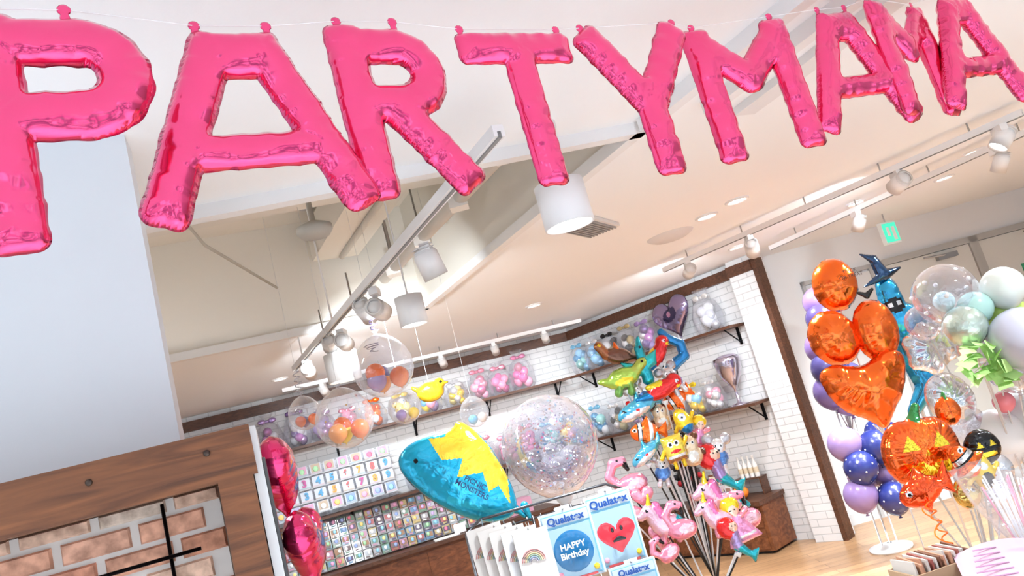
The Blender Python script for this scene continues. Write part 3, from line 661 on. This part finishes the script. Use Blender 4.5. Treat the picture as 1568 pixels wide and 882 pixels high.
for i in range(8):
    a=i*.8; mb.balloon((c[0]+.10*math.cos(a),c[1]+.09*math.sin(a),c[2]-.10+.025*(i%3)),.048,random.choice([WHITE,(.95,.8,.88),(.9,.9,.95)]),'bubble',14)
mb.tube([(c[0],c[1],c[2]-r*1.2),(c[0]+.02,c[1],.0)],.006,WHITE); mb.lathe((c[0],c[1],c[2]-r*1.32),[(.008,0),(.03,.03),(.035,.05)],WHITE)
mb.lathe((c[0]+.02,c[1],0),[(0,0),(.10,0),(.10,.01),(.01,.03)],WHITE)
mb.build('confetti_bubble_balloon')
# fish
fp=[(-74.7,56.7),(-43.9,66.9),(7.5,65.3),(21.6,81),(52.6,40.6),(64.5,8.3),(79.5,-58),(65.4,-83.2),(20.9,-80.2),(-29.9,-45.3),(-66.5,-4.2),(-86,34.9)]
fp=[(a/100,b/100) for a,b in fp]
yp=[(-29.4,63),(-5,60),(21.6,90),(55.3,31.5),(72.6,-20),(66,-62),(56,-30),(40.2,-34.9),(38,-5.2),(-.8,-2.9),(14.3,22),(-16.7,28)]
yp=[(a/100,b/100) for a,b in yp]
mb=MB(); foil(mb,[('p',chaikin(fp,2))],(.01,.46,.72),Fr(-.37,2.8,1.54,4),.240,130,.62,.08,.008,over=[(('p',yp),(1,.74,.05)),(('p',[(-.1,-.1),(.12,-.02),(.3,-.22),(.2,-.35),(.02,-.28)]),(.03,.58,.80)),(('p',[(-.2,-.25),(.5,-.68),(.45,-.74),(-.25,-.34)]),(.03,.58,.80)),(('c',-.55,.36,.035),BLACK)],freq=14,mat='foilsmall')
for i in range(3): 
    foil(mb,[('s',-.3,0,.3,0,.15,.07)],(.02,.45,.62),Fr(-.22+.03*i,2.82,1.37-.012*i,0)@RY(30+25*i),.09,20,.7,mat='foilsmall')
o=mb.build('tropical_fish_balloon')
text('PICNIC\nMONSTERS',.026,Fr(-.315,2.8-.085,1.49,4)@RY(42),(.02,.05,.15),o,bold=.0005)
mb=MB(); mb.tube([(-.30,2.86,1.42),(-.30,2.9,0)],.005,WHITE); mb.lathe((-.30,2.9,0),[(0,0),(.1,0),(.1,.01),(.01,.03)],WHITE); mb.build('balloon_stick_stand')
# wire display rack
MR=Fr(-.02,2.72,0,6)
mb=MB(MR)
for x in(-.36,-.12,.02,.22): mb.tube([(x,.03,.0),(x,.03,1.34)],.005,(.12,.12,.13),'metal')
for z in (.05,.5,.9,1.12,1.24,1.33): mb.tube([(-.36,.03,z),(.22,.03,z)],.004,(.12,.12,.13),'metal')
mb.tube([(-.36,.03,1.34),(-.30,.03,1.375),(.16,.03,1.375),(.22,.03,1.34)],.005,(.12,.12,.13),'metal')
for i in range(12): mb.tube([(-.34+i*.05,.03,.5),(-.34+i*.05,.03,1.34)],.0018,(.5,.5,.5),'metal',5)
mb.box((-.07,.0,.02),(.62,.2,.04),(.12,.12,.13)); 
mb.box((-.07,-.02,.45),(.62,.14,.02),(.12,.12,.13))
mb.build('wire_display_rack')
def pack(x,y,z,deg,w,h,shape,col,lab,lab2):
    M=Fr(x,y,z,deg); mb=MB(M)
    mb.box((0,0,0),(w,.012,h),(.62,.72,.80),'gloss'); mb.box((0,-.0065,0),(w*.94,.002,h*.94),(.20,.50,.70),'paper')
    mb.box((0,-.008,-h*.09),(w*.88,.002,h*.72),(.38,.56,.68),'paper'); mb.box((0,-.008,h*.38),(w*.92,.002,h*.15),(.58,.68,.76),'paper')
    for sx in(-1,1): mb.tube([(sx*w*.5,-.004,-h/2),(sx*w*.5,-.004,h/2)],.0025,(.7,.78,.85),'gloss',6)
    foil(mb,[shape],col,T(0,-.008,-h*.09),w*.80,48,.10,.1,.01,mat='gloss')
    mb.box((0,-.009,-h*.47),(w*.7,.003,h*.03),(.7,.1,.1),'paper'); mb.box((0,0,h*.53),(w*.3,.004,h*.06),(.7,.78,.85),'gloss')
    mb.tube([(0,.05,h*.52),(0,-.01,h*.52)],.003,(.4,.4,.4),'metal')
    for sx in(-1,1): mb.ball((sx*w*.36,-.011,-h*.38),(w*.06,.003,w*.06),random.choice([YEL,RED,LPINK]),'gloss',8)
    o=mb.build('packaged_foil_balloon'); text('Qualatex',h*.15,M@T(0,-.011,h*.375),(.01,.08,.35),o,bold=.001)
    if lab: text(lab,h*.125,M@T(0,-.024,-h*.07),(.85,.85,.7),o,bold=.0008)
    if lab2:
        mb=MB(M); foil(mb,[('s',-.2,.0,-.02,.05,.03,.07),('s',.2,.0,.02,.05,.03,.07)],BLACK,T(0,-.026,-h*.15),w*.6,30,.1,0,mat='gloss')
        for sx in(-1,1): mb.ball((sx*w*.1,-.026,h*.0),(.006,.003,.009),BLACK,'gloss',8)
        mb.build('printed_face',o)
pack(-.033,2.64,1.228,4,.172,.228,('c',0,0,.5),(.01,.17,.40),'HAPPY\nBirthday',None)
pack(.122,2.66,1.238,8,.158,.24,('p',[(a*1.1,b*1.1) for a,b in heartpoly()]),(.72,.035,.055),None,True)
pack(.14,2.62,1.03,6,.155,.19,('c',0,0,.5),(.1,.45,.6),None,None)
mb=MB(MR)
for i in range(5):
    M=T(-.29+i*.035,-.06-.012*i,1.23-.012*i)@RZ(i*3-4)@RX(-6)@RY(-3+i); mb.box((0,0,0),(.12,.008,.26),random.choice([(.66,.66,.66),(.62,.60,.62),(.66,.62,.58)]),'paper',M)
    for j,c in enumerate((RED,ORANGE,YEL,GREEN,BLUE,PURP)):
        R0=.040-.006*j; mb.tube([(R0*math.cos(t*.3)-.01,-.006,.03+R0*math.sin(t*.3)) for t in range(0,11)],.002,tuple(a*.5+.3 for a in c),'paper',4,M)
    mb.box((0,-.006,-.07),(.08,.002,.02),(.4,.6,.5),'paper',M)
    mb.tube([(0,0,.13),(0,.03,.155)],.002,(.5,.5,.5),'metal',5,M)
mb.box((-.23,-.06,1.065),(.30,.10,.012),(.3,.3,.3),'metal')
mb.build('greeting_card_stack')

# ================================================================= STICK BALLOON DISPLAY (characters)
def eyes(x,y,r=.05,d=.12): return [(('c',x-d/2,y,r),WHITE),(('c',x+d/2,y,r),WHITE),(('c',x-d/2,y,r*.5),BLACK),(('c',x+d/2,y,r*.5),BLACK)]
CH={
'dino':([(('e',0,0,.42,.25,15),LIME),(('s',.3,.12,.52,.35,.14,.12),(.5,.6,.1)),(('s',-.3,-.1,-.6,-.05,.14,.05),LIME),(('s',-.1,-.15,-.15,-.38,.09),(.2,.45,.1)),(('s',.15,-.12,.18,-.36,.09),(.2,.45,.1))],[(('c',.52,.38,.04),BLACK),(('e',0,-.08,.25,.08,15),YEL)]),
'dino2':([(('e',0,0,.4,.22,-20),BROWN),(('s',-.3,.1,-.45,.38,.13,.12),(.35,.12,.04)),(('s',.3,-.12,.6,-.2,.12,.04),BROWN),(('p',[(-.1,.15),(.0,.4),(.12,.12)]),ORANGE)],[(('c',-.45,.4,.04),YEL)]),
'ptero':([(('s',-.05,-.4,.1,.35,.13,.10),TEAL),(('s',.1,.35,.2,.6,.08,.03),TEAL),(('p',[(-.05,0),(-.45,.25),(-.35,-.1),(-.05,-.3)]),(.02,.55,.55)),(('p',[(.05,.1),(.45,.15),(.3,-.15),(0,-.2)]),(.02,.55,.55))],[(('c',.12,.38,.03),BLACK)]),
'parrot':([(('e',0,0,.22,.42,-20),RED),(('c',.1,.38,.2),RED),(('s',-.1,-.3,-.3,-.62,.12,.05),BLUE),(('s',-.1,.05,-.3,-.2,.14,.06),YEL)],[(('c',.15,.42,.05),WHITE),(('c',.16,.42,.02),BLACK),(('e',.28,.35,.06,.05),YEL)]),
'swan':([('s',-.15,-.4,.25,-.2,.12),('s',.25,-.2,.25,.1,.11),('s',.25,.1,.0,.3,.10),('s',0,.3,-.12,.5,.1,.08)],[]),
'clown':([(('e',0,0,.42,.28),ORANGE),(('p',[(.35,0),(.65,.25),(.65,-.25)]),ORANGE),(('p',[(-.1,.2),(.1,.45),(.25,.2)]),ORANGE),(('p',[(-.1,-.2),(.1,-.42),(.25,-.2)]),ORANGE)],[(('b',-.15,-.4,-.15,.4,.05),WHITE),(('b',.18,-.4,.18,.4,.05),WHITE),(('c',-.3,.06,.06),WHITE),(('c',-.31,.06,.03),BLACK),(('b',-.22,-.4,-.22,.4,.015),BLACK),(('b',-.08,-.4,-.08,.4,.015),BLACK)]),
'square':([(('p',[(-.35,-.3),(.33,-.35),(.36,.4),(-.33,.42)]),(.85,.66,.08)),(('p',[(-.33,-.45),(.33,-.45),(.33,-.22),(-.33,-.22)]),(.35,.15,.05)),(('s',-.15,-.4,-.15,-.62,.06),YEL),(('s',.15,-.4,.15,-.62,.06),YEL),(('s',-.34,0,-.5,-.2,.06),YEL),(('s',.34,0,.5,.2,.06),YEL)],eyes(0,.15,.10,.22)+[(('e',0,-.1,.18,.05),RED),(('b',-.3,-.27,.3,-.27,.04),WHITE)]),
'minion':([(('e',0,0,.28,.45),YEL),(('s',-.25,-.05,-.42,-.2,.06),YEL),(('s',.25,-.05,.42,.1,.06),YEL)],[(('e',0,-.35,.3,.2),BLUE),(('c',0,.15,.14),SILV),(('c',0,.15,.09),WHITE),(('c',0,.15,.04),BLACK)]),
'mouse':([(('c',0,-.1,.26),(.1,.25,.6)),(('c',0,.2,.22),(.75,.72,.7)),(('c',-.25,.42,.15),(.5,.48,.5)),(('c',.25,.42,.15),(.5,.48,.5)),(('s',-.12,-.3,-.15,-.5,.08),SILV),(('s',.12,-.3,.15,-.5,.08),SILV)],eyes(0,.24,.05,.14)+[(('c',0,.12,.04),BLACK)]),
'bear':([(('c',0,-.1,.30),(.75,.55,.35)),(('c',0,.25,.24),(.8,.62,.42)),(('c',-.2,.43,.1),BROWN),(('c',.2,.43,.1),BROWN),(('c',-.3,-.05,.1),BROWN),(('c',.3,-.05,.1),BROWN)],eyes(0,.28,.05,.16)+[(('e',0,-.12,.16,.18),CREAM)]),
'shark':([(('e',0,0,.5,.2,15),(.1,.45,.65)),(('p',[(.38,.1),(.62,.4),(.6,-.02)]),(.1,.45,.65)),(('p',[(-.05,.12),(.08,.4),(.2,.15)]),(.05,.35,.55))],[(('e',-.08,-.12,.4,.09,15),WHITE),(('c',-.32,.0,.035),BLACK),(('c',0,-.02,.04),RED)]),
'mermaid':([(('c',0,.35,.17),(.9,.6,.45)),(('e',-.1,.35,.25,.27),RED),(('s',0,.2,.05,-.15,.14,.12),LILAC),(('s',.05,-.15,.3,-.4,.12,.06),TEAL),(('p',[(.25,-.35),(.55,-.3),(.35,-.62)]),TEAL)],[(('c',.05,.38,.12),(.9,.6,.45)),(('c',.02,.4,.02),BLACK),(('c',.1,.4,.02),BLACK)]),
'flamingo':([(('e',.05,-.15,.36,.24,10),(.9,.30,.42)),(('s',-.22,-.1,-.38,.15,.09),(.92,.35,.48)),(('s',-.38,.15,-.22,.42,.085),(.92,.35,.48)),(('s',-.22,.42,-.02,.42,.10,.09),(.92,.35,.48)),(('s',0,.4,.06,.22,.06,.03),BLACK)],[(('c',-.12,.45,.03),BLACK),(('e',.15,-.12,.2,.12,10),(.95,.6,.68))]),
'unicorn':([(('e',.05,-.12,.36,.24),(.85,.52,.64)),(('s',-.2,0,-.3,.3,.15,.13),(.85,.52,.64)),(('s',-.3,.3,-.5,.18,.12,.08),(.85,.52,.64)),(('s',-.25,.42,-.2,.65,.05,.01),YEL),(('s',-.1,.35,0,-.0,.1,.08),(.80,.2,.45)),(('s',.3,-.05,.52,-.25,.1,.04),TEAL),(('s',-.1,-.25,-.12,-.5,.07),LPINK),(('s',.22,-.25,.24,-.5,.07),LPINK)],[(('c',-.34,.3,.03),BLACK)]),
'heart':([(HEART,LPINK)],[]),
'princess':([(('c',0,.33,.18),(.9,.62,.48)),(('e',0,.4,.22,.2),YEL),(('p',[(-.1,.2),(.1,.2),(.4,-.45),(-.4,-.45)]),(.88,.35,.6)),(('s',-.1,.1,-.3,-.05,.06),LPINK),(('s',.1,.1,.3,.2,.06),LPINK)],[(('c',0,.3,.12),(.9,.62,.48)),(('c',-.05,.32,.02),BLACK),(('c',.05,.32,.02),BLACK),(('b',-.3,-.3,.3,-.3,.03),WHITE)]),
}
def stick_set(name,items,base,col=BLACK,hub=None):
    mb=MB(); hub=hub or (base[0],base[1],base[2]+.0)
    for i,(k,x,y,z,s,deg,tilt,cc) in enumerate(items):
        P,O_=CH[k]; foil(mb,P,cc or LPINK,Fr(x,y,z,deg)@RY(tilt),s,44,.8,.10,.015,over=O_,mat='foilsmall',freq=25,seed=i)
        mb.tube([(x,y+.01,z-s*.35),((x*.35+hub[0]*.65),(y*.35+hub[1]*.65),(z*.35+hub[2]*.65)-.02),hub],.004,WHITE if i%2 else BLACK,'paint',6)
        mb.lathe((x,y+.01,z-s*.42),[(.004,0),(.014,.012),(.016,.02)],WHITE,'paint',8)
    mb.tube([hub,(base[0],base[1],0)],.014,BLACK); mb.lathe((base[0],base[1],0),[(0,0),(.10,0),(.10,.015),(.02,.03),(.014,.2)],BLACK,'metal',24)
    return mb.build(name)
items=[('dino2',.39,3.50,1.84,.17,10,0,None),('dino',.38,3.46,1.735,.18,0,10,None),('ptero',.485,3.48,1.775,.19,0,-12,None),('parrot',.57,3.50,1.80,.15,-10,20,None),('swan',.64,3.52,1.80,.19,0,0,BLUE),
('parrot',.53,3.44,1.64,.17,0,55,None),('mouse',.60,3.5,1.67,.14,0,-20,None),('shark',.40,3.46,1.585,.19,0,0,None),('clown',.40,3.42,1.48,.15,0,10,None),('square',.495,3.36,1.385,.13,0,-5,None),('shark',.375,3.40,1.39,.15,0,-15,None),
('minion',.585,3.46,1.48,.13,0,-15,None),('bear',.57,3.40,1.345,.15,0,0,None),('princess',.64,3.5,1.40,.15,10,20,None),('bear',.50,3.5,1.51,.14,0,0,None),('mermaid',.66,3.44,1.235,.20,0,0,None),('unicorn',.63,3.38,1.125,.20,0,0,None),('mouse',.69,3.46,1.30,.16,0,10,None),
('clown',.585,3.52,1.58,.14,0,-20,None),('mouse',.44,3.5,1.64,.13,0,-30,None),('mouse',.43,3.44,1.30,.13,0,10,None)]
stick_set('character_balloon_stand',items,(.54,3.62,.75))
items=[('flamingo',.27,3.44,1.30,.20,0,0,None),('flamingo',.24,3.40,1.18,.14,0,10,None),('unicorn',.36,3.32,1.115,.18,0,0,None),('flamingo',.42,3.30,1.09,.17,0,15,None),('heart',.34,3.36,1.05,.12,0,20,None),('princess',.65,3.30,1.03,.18,0,-10,None),('unicorn',.58,3.30,1.08,.16,0,0,None),('flamingo',.70,3.36,1.05,.18,10,10,None),('mermaid',.61,3.26,.97,.16,0,0,None),('heart',.31,3.40,1.22,.10,0,0,None),('flamingo',.33,3.30,1.0,.13,0,-20,None)]
stick_set('pink_balloon_stand',items,(.47,3.36,.72))

# ================================================================= ORANGE BOUQUET
mb=MB()
def tribal(x,y,z,sx,sy,tilt,seed):
    foil(mb,[('e',0,0,sx,sy)],ORANGE,Fr(x,y,z,0)@RY(tilt),1,56,.95,.10,.006,freq=70,seed=seed)
g=[(1.74,4.20,1.94,.12,.145,10,1),(1.61,4.13,1.66,.13,.15,-15,2),(1.825,4.10,1.64,.115,.165,5,3)]
for q in g: tribal(*q)
foil(mb,[('p',chaikin([(-.5,.28),(-.3,.36),(-.08,.27),(.12,.30),(.3,.42),(.5,.36),(.46,.1),(.34,-.12),(.2,-.28),(.08,-.46),(-.06,-.3),(-.26,-.2),(-.42,.0)],2))],ORANGE,Fr(1.655,4.05,1.35,0)@RY(4),.47,70,.8,.22,.012,freq=25,seed=4,ridge=True)
for q in g+[(1.66,4.1,1.30)]: mb.tube([(q[0],q[1]+.04,q[2]-.13),(1.72,4.2,1.1),(1.72,4.2,.02)],.004,WHITE,'paint',6)
pts=[(1.66+.025*math.cos(t*.7)+.004*t/2,4.0+.025*math.sin(t*.7),1.15-t*.014) for t in range(0,60)]; mb.tube(pts,.004,ORANGE,'gloss',5)
foil(mb,[('s',0,0,.3,.2,.12,.05),('s',0,0,-.3,.2,.12,.05),('c',0,0,.1)],BLACK,Fr(1.82,4.05,1.83,0),.13,26,.5,mat='foilsmall')
mb.lathe((1.72,4.2,0),[(0,0),(.13,0),(.13,.02),(.02,.05)],ORANGE,'foilsmall')
o=mb.build('orange_balloon_bouquet')
text('TRICK\nOR TREAT',.028,Fr(1.79,4.08,1.97,0),(.05,.01,.0),o)
# blue star-witch
mb=MB()
foil(mb,[('s',0,.1,.05,-.9,.26,.20),('s',0,.2,.05,.75,.24,.16),('p',[(-.5,.3),(.1,.55),(.55,.15),(.2,-.1),(-.3,-.05)]),('s',-.05,-.9,-.35,-1.15,.14,.08),('s',.15,-.9,.4,-1.2,.14,.08)],(.02,.33,.62),Fr(2.15,4.5,1.58,0)@RY(-4),.38,70,.7,.14,.012,
 over=[(('e',.0,.45,.15,.12),BLACK),(('c',-.06,.48,.04),WHITE),(('c',.06,.48,.04),WHITE),(('p',[(-.3,-.35),(.3,-.45),(.3,-.6),(-.3,-.5)]),(.02,.45,.7))])
foil(mb,[('p',[(-.6,-.1),(-.15,.05),(-.12,.45),(-.28,.75),(.1,.55),(.2,.1),(.6,.0),(.1,-.15)])],(.02,.06,.14),Fr(2.13,4.46,1.94,0)@RY(-8),.22,36,.6)
mb.tube([(2.12,4.55,1.2),(2.12,4.55,.02)],.006,WHITE); mb.lathe((2.12,4.55,0),[(0,0),(.13,0),(.13,.02),(.02,.05)],BLUE,'foilsmall')
mb.build('blue_witch_balloon')
# purple cluster
mb=MB()
for i,(x,y,z,r,c) in enumerate([(2.40,6.2,1.98,.13,PURP),(2.36,6.15,1.84,.13,(.06,.04,.14)),(2.27,6.1,1.62,.14,PURP),(2.25,6.05,1.45,.145,(.05,.04,.14)),(2.34,6.2,1.5,.13,PURP),(2.22,6.1,1.27,.14,(.12,.08,.22)),(2.32,6.1,1.2,.14,(.25,.16,.36)),(2.46,6.25,1.72,.13,(.06,.04,.15)),(2.42,6.2,1.33,.13,(.06,.05,.15))]):
    mb.balloon((x,y,z),r,c,'latex',24); mb.tube([(x,y,z-r),(2.30,6.2,.9)],.005,WHITE)
for i,(x,y,z,r,c) in enumerate([(2.15,6,.87,.13,(.30,.20,.42)),(2.17,5.9,.69,.125,NAVY),(2.35,5.95,.80,.13,NAVY),(2.12,5.95,.49,.125,(.26,.17,.38)),(2.33,5.9,.42,.12,NAVY),(2.38,6.05,.6,.12,(.22,.15,.35)),(2.24,6.1,.6,.12,(.3,.2,.42)),(2.44,6.0,.88,.12,NAVY)]):
    mb.balloon((x,y,z),r,c,'latex',24)
    if c==NAVY:
        for k in range(26):
            u=1-2*(k+.5)/26; a=k*2.4; q=math.sqrt(1-u*u); mb.ball((x+r*.97*q*math.cos(a),y+r*.97*q*math.sin(a),z+r*.97*u),r*.07,(.6,.6,.65),'latex',6)
for x in (2.24,2.30,2.36): mb.tube([(x,6.2,.02),(x,6.2,1.2)],.007,WHITE)
mb.lathe((2.30,6.2,0),[(0,0),(.16,0),(.16,.02),(.02,.05)],WHITE)
mb.build('purple_balloon_column')
# pumpkin cluster
mb=MB()
tri=lambda x,y,s:('p',[(x-s,y-s*.7),(x+s,y-s*.7),(x,y+s)])
pf=[(tri(-.2,.12,.12),YEL),(tri(.2,.12,.12),YEL),(tri(0,-.02,.05),YEL),(('p',[(-.35,-.1),(-.2,-.16),(-.12,-.1),(0,-.2),(.12,-.1),(.2,-.16),(.35,-.1),(.25,-.3),(.1,-.36),(.04,-.28),(-.04,-.36),(-.2,-.32)]),YEL)]
foil(mb,[(('e',-.2,0,.32,.42),(.92,.13,.01)),(('e',.2,0,.32,.42),(.92,.13,.01)),(('e',0,0,.3,.45),(.95,.17,.01)),(('s',0,.4,.08,.58,.08,.05),GREEN)],(.92,.14,.01),Fr(1.43,3.2,1.13,0)@RY(5),.30,100,.85,.12,.01,over=pf,seed=2)
foil(mb,[(('e',0,0,.4,.46),ORANGE),(('s',0,.4,.05,.58,.08,.05),GREEN)],ORANGE,Fr(1.64,3.3,1.24,0),.13,34,.9,.15,mat='foil',over=[(('b',-.05,-.5,-.05,.5,.012),(.6,.08,.01)),(('b',.16,-.5,.16,.5,.012),(.6,.08,.01))])
foil(mb,CH['clown'][0],ORANGE,Fr(1.515,3.05,1.07,0)@RY(60),.17,50,.8,over=CH['clown'][1],mat='foil')
foil(mb,[('e',0,0,.45,.28),('p',[(.3,0),(.7,.35),(.62,-.3)]),('p',[(-.15,.2),(.1,.48),(.3,.15)]),('p',[(-.2,-.2),(.0,-.45),(.2,-.15)])],(.93,.09,.01),Fr(1.31,3.05,1.01,0)@RY(-10),.19,50,.8,.2,over=[(('c',-.28,.08,.06),WHITE),(('c',-.29,.08,.03),BLACK)])
foil(mb,[('c',0,0,.42)],BLACK,Fr(1.67,3.2,1.08,0),.17,44,.85,over=[(tri(-.15,.08,.09),YEL),(tri(.15,.08,.09),YEL),(('e',0,-.15,.22,.06),YEL)])
foil(mb,[('e',0,0,.4,.46)],(.75,.55,.15),Fr(1.50,3.1,.95,0),.13,34,.9,over=eyes(0,.1,.08,.2))
foil(mb,CH['minion'][0],GREEN,Fr(1.56,3.05,1.02,0),.15,34,.8,over=[(('c',0,.15,.1),WHITE),(('e',0,-.2,.16,.2),BLACK)],mat='foilsmall')
foil(mb,[('e',0,0,.42,.42)],(.85,.85,.87),Fr(1.72,3.25,.97,0),.16,34,.85)
foil(mb,[('p',chaikin(starpoly(6,.5,.38),1))],SILV,Fr(1.62,3.12,.93,0),.2,34,.8,.2,mat='silverfilm')
for (x,y,z) in ((1.43,3.22,1.0),(1.64,3.32,1.17),(1.515,3.07,1.0),(1.31,3.07,.96),(1.67,3.22,1.0),(1.5,3.12,.88),(1.56,3.08,.95),(1.72,3.27,.9)): mb.tube([(x,y,z),(1.53,3.2,.55)],.004,WHITE,'paint',6)
mb.lathe((1.53,3.2,0),[(0,0),(.13,0),(.16,.55),(.15,.55),(.12,.02)],(.5,.5,.5),'metal')
pts=[(1.30+.015*math.cos(t*.9)+t*.0008,3.0+.015*math.sin(t*.9),.98-t*.006) for t in range(0,45)]; mb.tube(pts,.003,ORANGE,'gloss',5)
mb.build('halloween_balloon_cluster')
# pastel cluster
mb=MB()
mb.balloon((2.08,3.8,1.72),.155,WHITE,'bubble',32)
for i in range(14):
    a=i*2.4;u=-.9+i*.12;q=math.sqrt(max(0,1-u*u)); mb.ball((2.08+.150*q*math.cos(a),3.8+.150*q*math.sin(a),1.72+.150*u),.012,WHITE,'latex',8)
mb.balloon((2.04,3.76,1.69),.05,(.6,.8,.78),'latex',16)
for (x,y,z,r,c,mt) in ((2.06,3.7,1.55,.10,(.56,.68,.60),'foilsmall'),(2.15,3.72,1.62,.08,(.42,.66,.60),'latex'),(2.24,3.6,1.43,.145,(.50,.51,.60),'latex'),(2.31,3.8,1.55,.11,(.5,.7,.15),'latex'),(2.22,3.75,1.3,.11,(.6,.68,.72),'bubble'),(2.13,3.9,.98,.14,WHITE,'latex'),(2.30,3.9,1.05,.13,(.7,.74,.75),'latex'),(2.10,3.75,1.44,.09,(.7,.7,.7),'bubble'),(2.3,3.7,1.68,.10,(.66,.72,.66),'latex'),(2.36,3.7,1.28,.13,(.6,.62,.68),'latex'),(2.02,3.95,1.06,.11,WHITE,'bubble'),(2.16,3.8,1.15,.05,(.9,.25,.3),'latex'),(1.98,3.9,1.62,.09,WHITE,'bubble')):
    mb.balloon((x,y,z),r,c,mt,24); mb.tube([(x,y,z-r),(2.15,3.85,.5)],.004,WHITE,'paint',5)
foil(mb,[('p',chaikin(starpoly(6,.5,.38),1))],SILV,Fr(2.01,4.0,1.48,0),.30,50,.8,.25,mat='silverfilm',seed=3,ridge=True,freq=25)
foil(mb,[('e',0,0,.42,.5,20)],SILV,Fr(1.97,3.9,1.22,0),.27,50,.8,.2,mat='silverfilm',seed=5,ridge=True,freq=25)
for i in range(40):
    a=i*2.4; q=.04+.11*random.random(); x=2.07+q*math.cos(a); z=1.36+q*math.sin(a)*.8
    s=.035; M=T(x,3.62+random.uniform(-.04,.04),z)@RZ(random.uniform(0,90))@RX(random.uniform(0,180)); mb.add([(-s,0,-s),(s,.02,-s*.6),(s*.8,0,s),(-s*.7,-.02,s*.8)],[(0,1,2,3)],(.50,.80,.28),'matte',True,M)
mb.lathe((2.15,3.85,0),[(0,0),(.16,0),(.16,.02),(.02,.05),(.012,.5)],WHITE)
mb.build('pastel_balloon_bouquet')
# display table with leaflets, right foreground
mb=MB(Fr(1.22,2.25,0,15)); mb.box((0,0,.875),(.75,.6,.03),WHITE,'cabwood')
for sx in(-1,1):
    for sy in(-1,1): mb.box((sx*.34,sy*.27,.43),(.05,.05,.86),WHITE,'cabwood')
mb.box((0,0,.82),(.70,.55,.06),WHITE,'cabwood'); mb.build('display_table')
mb=MB(); 
v=[];f=[]; Mq=Fr(1.10,2.24,.93,-20)@RX(25)
for i in range(11):
    t=i/10; z=.03*math.sin(t*2.6); v+=[(-.1+.2*t,-.08,z),(-.1+.2*t,.08,z)]
for i in range(10): f.append((2*i,2*i+2,2*i+3,2*i+1))
mb.add(v,f,(.66,.42,.53),'paper',True,Mq)
for k in range(6): mb.box((-.02,-.06+k*.022,.031),(.10-.008*k,.004,.001),(.40,.2,.34),'paper',Mq)
mb.box((.0,.02,.005),(.2,.16,.004),(.75,.75,.76),'paper',Fr(1.16,2.24,.89,-35)); mb.build('price_leaflet')
mb=MB(Fr(.98,2.38,.89,10)); mb.box((0,0,.004),(.20,.13,.008),(.45,.3,.18),'paper')
for s_ in(-1,1): mb.box((0,s_*.065,.03),(.2,.006,.06),(.45,.3,.18),'paper'); mb.box((s_*.1,0,.03),(.006,.13,.06),(.45,.3,.18),'paper')
for i in range(14): mb.box((-.085+i*.013,0,.055),(.006,.11,.07),random.choice([BROWN,(.5,.25,.15),(.6,.55,.5),(.3,.08,.06)]),'paper',RX(random.uniform(-8,8)))
mb.build('sticker_box')
mb=MB(Fr(1.30,2.42,.89,0)); 
mb.lathe((0,0,0),[(0,0),(.07,0),(.085,.12),(.08,.12)],(.8,.8,.82),'clear')
for i in range(22):
    a=i*2.4; q=.09*math.sqrt(i/22); mb.tube([(q*.4*math.cos(a),q*.4*math.sin(a),.01),(q*math.cos(a),q*math.sin(a),.2+.05*random.random())],.003,random.choice([WHITE,SILV,LPINK,WHITE]),'gloss',5)
mb.lathe((0,0,.05),[(.05,0),(.10,.10),(.13,.22)],WHITE,'film',18,ripple=.15)
mb.build('balloon_stick_jar')
mb=MB(Fr(1.34,2.2,.895,-10)@RX(-15))
mb.box((0,0,.12),(.18,.006,.2),(.75,.75,.76),'paper'); foil(mb,CH['clown'][0],ORANGE,T(.02,-.006,.10),.10,30,.1,over=CH['clown'][1],mat='gloss'); foil(mb,[('c',0,0,.4)],SKY,T(-.04,-.006,.16),.06,20,.1,mat='gloss'); mb.box((0,-.005,.2),(.14,.003,.02),BLUE,'paper')
mb.box((0,.03,.012),(.18,.06,.006),(.8,.8,.8),'paper')
mb.build('product_poster')
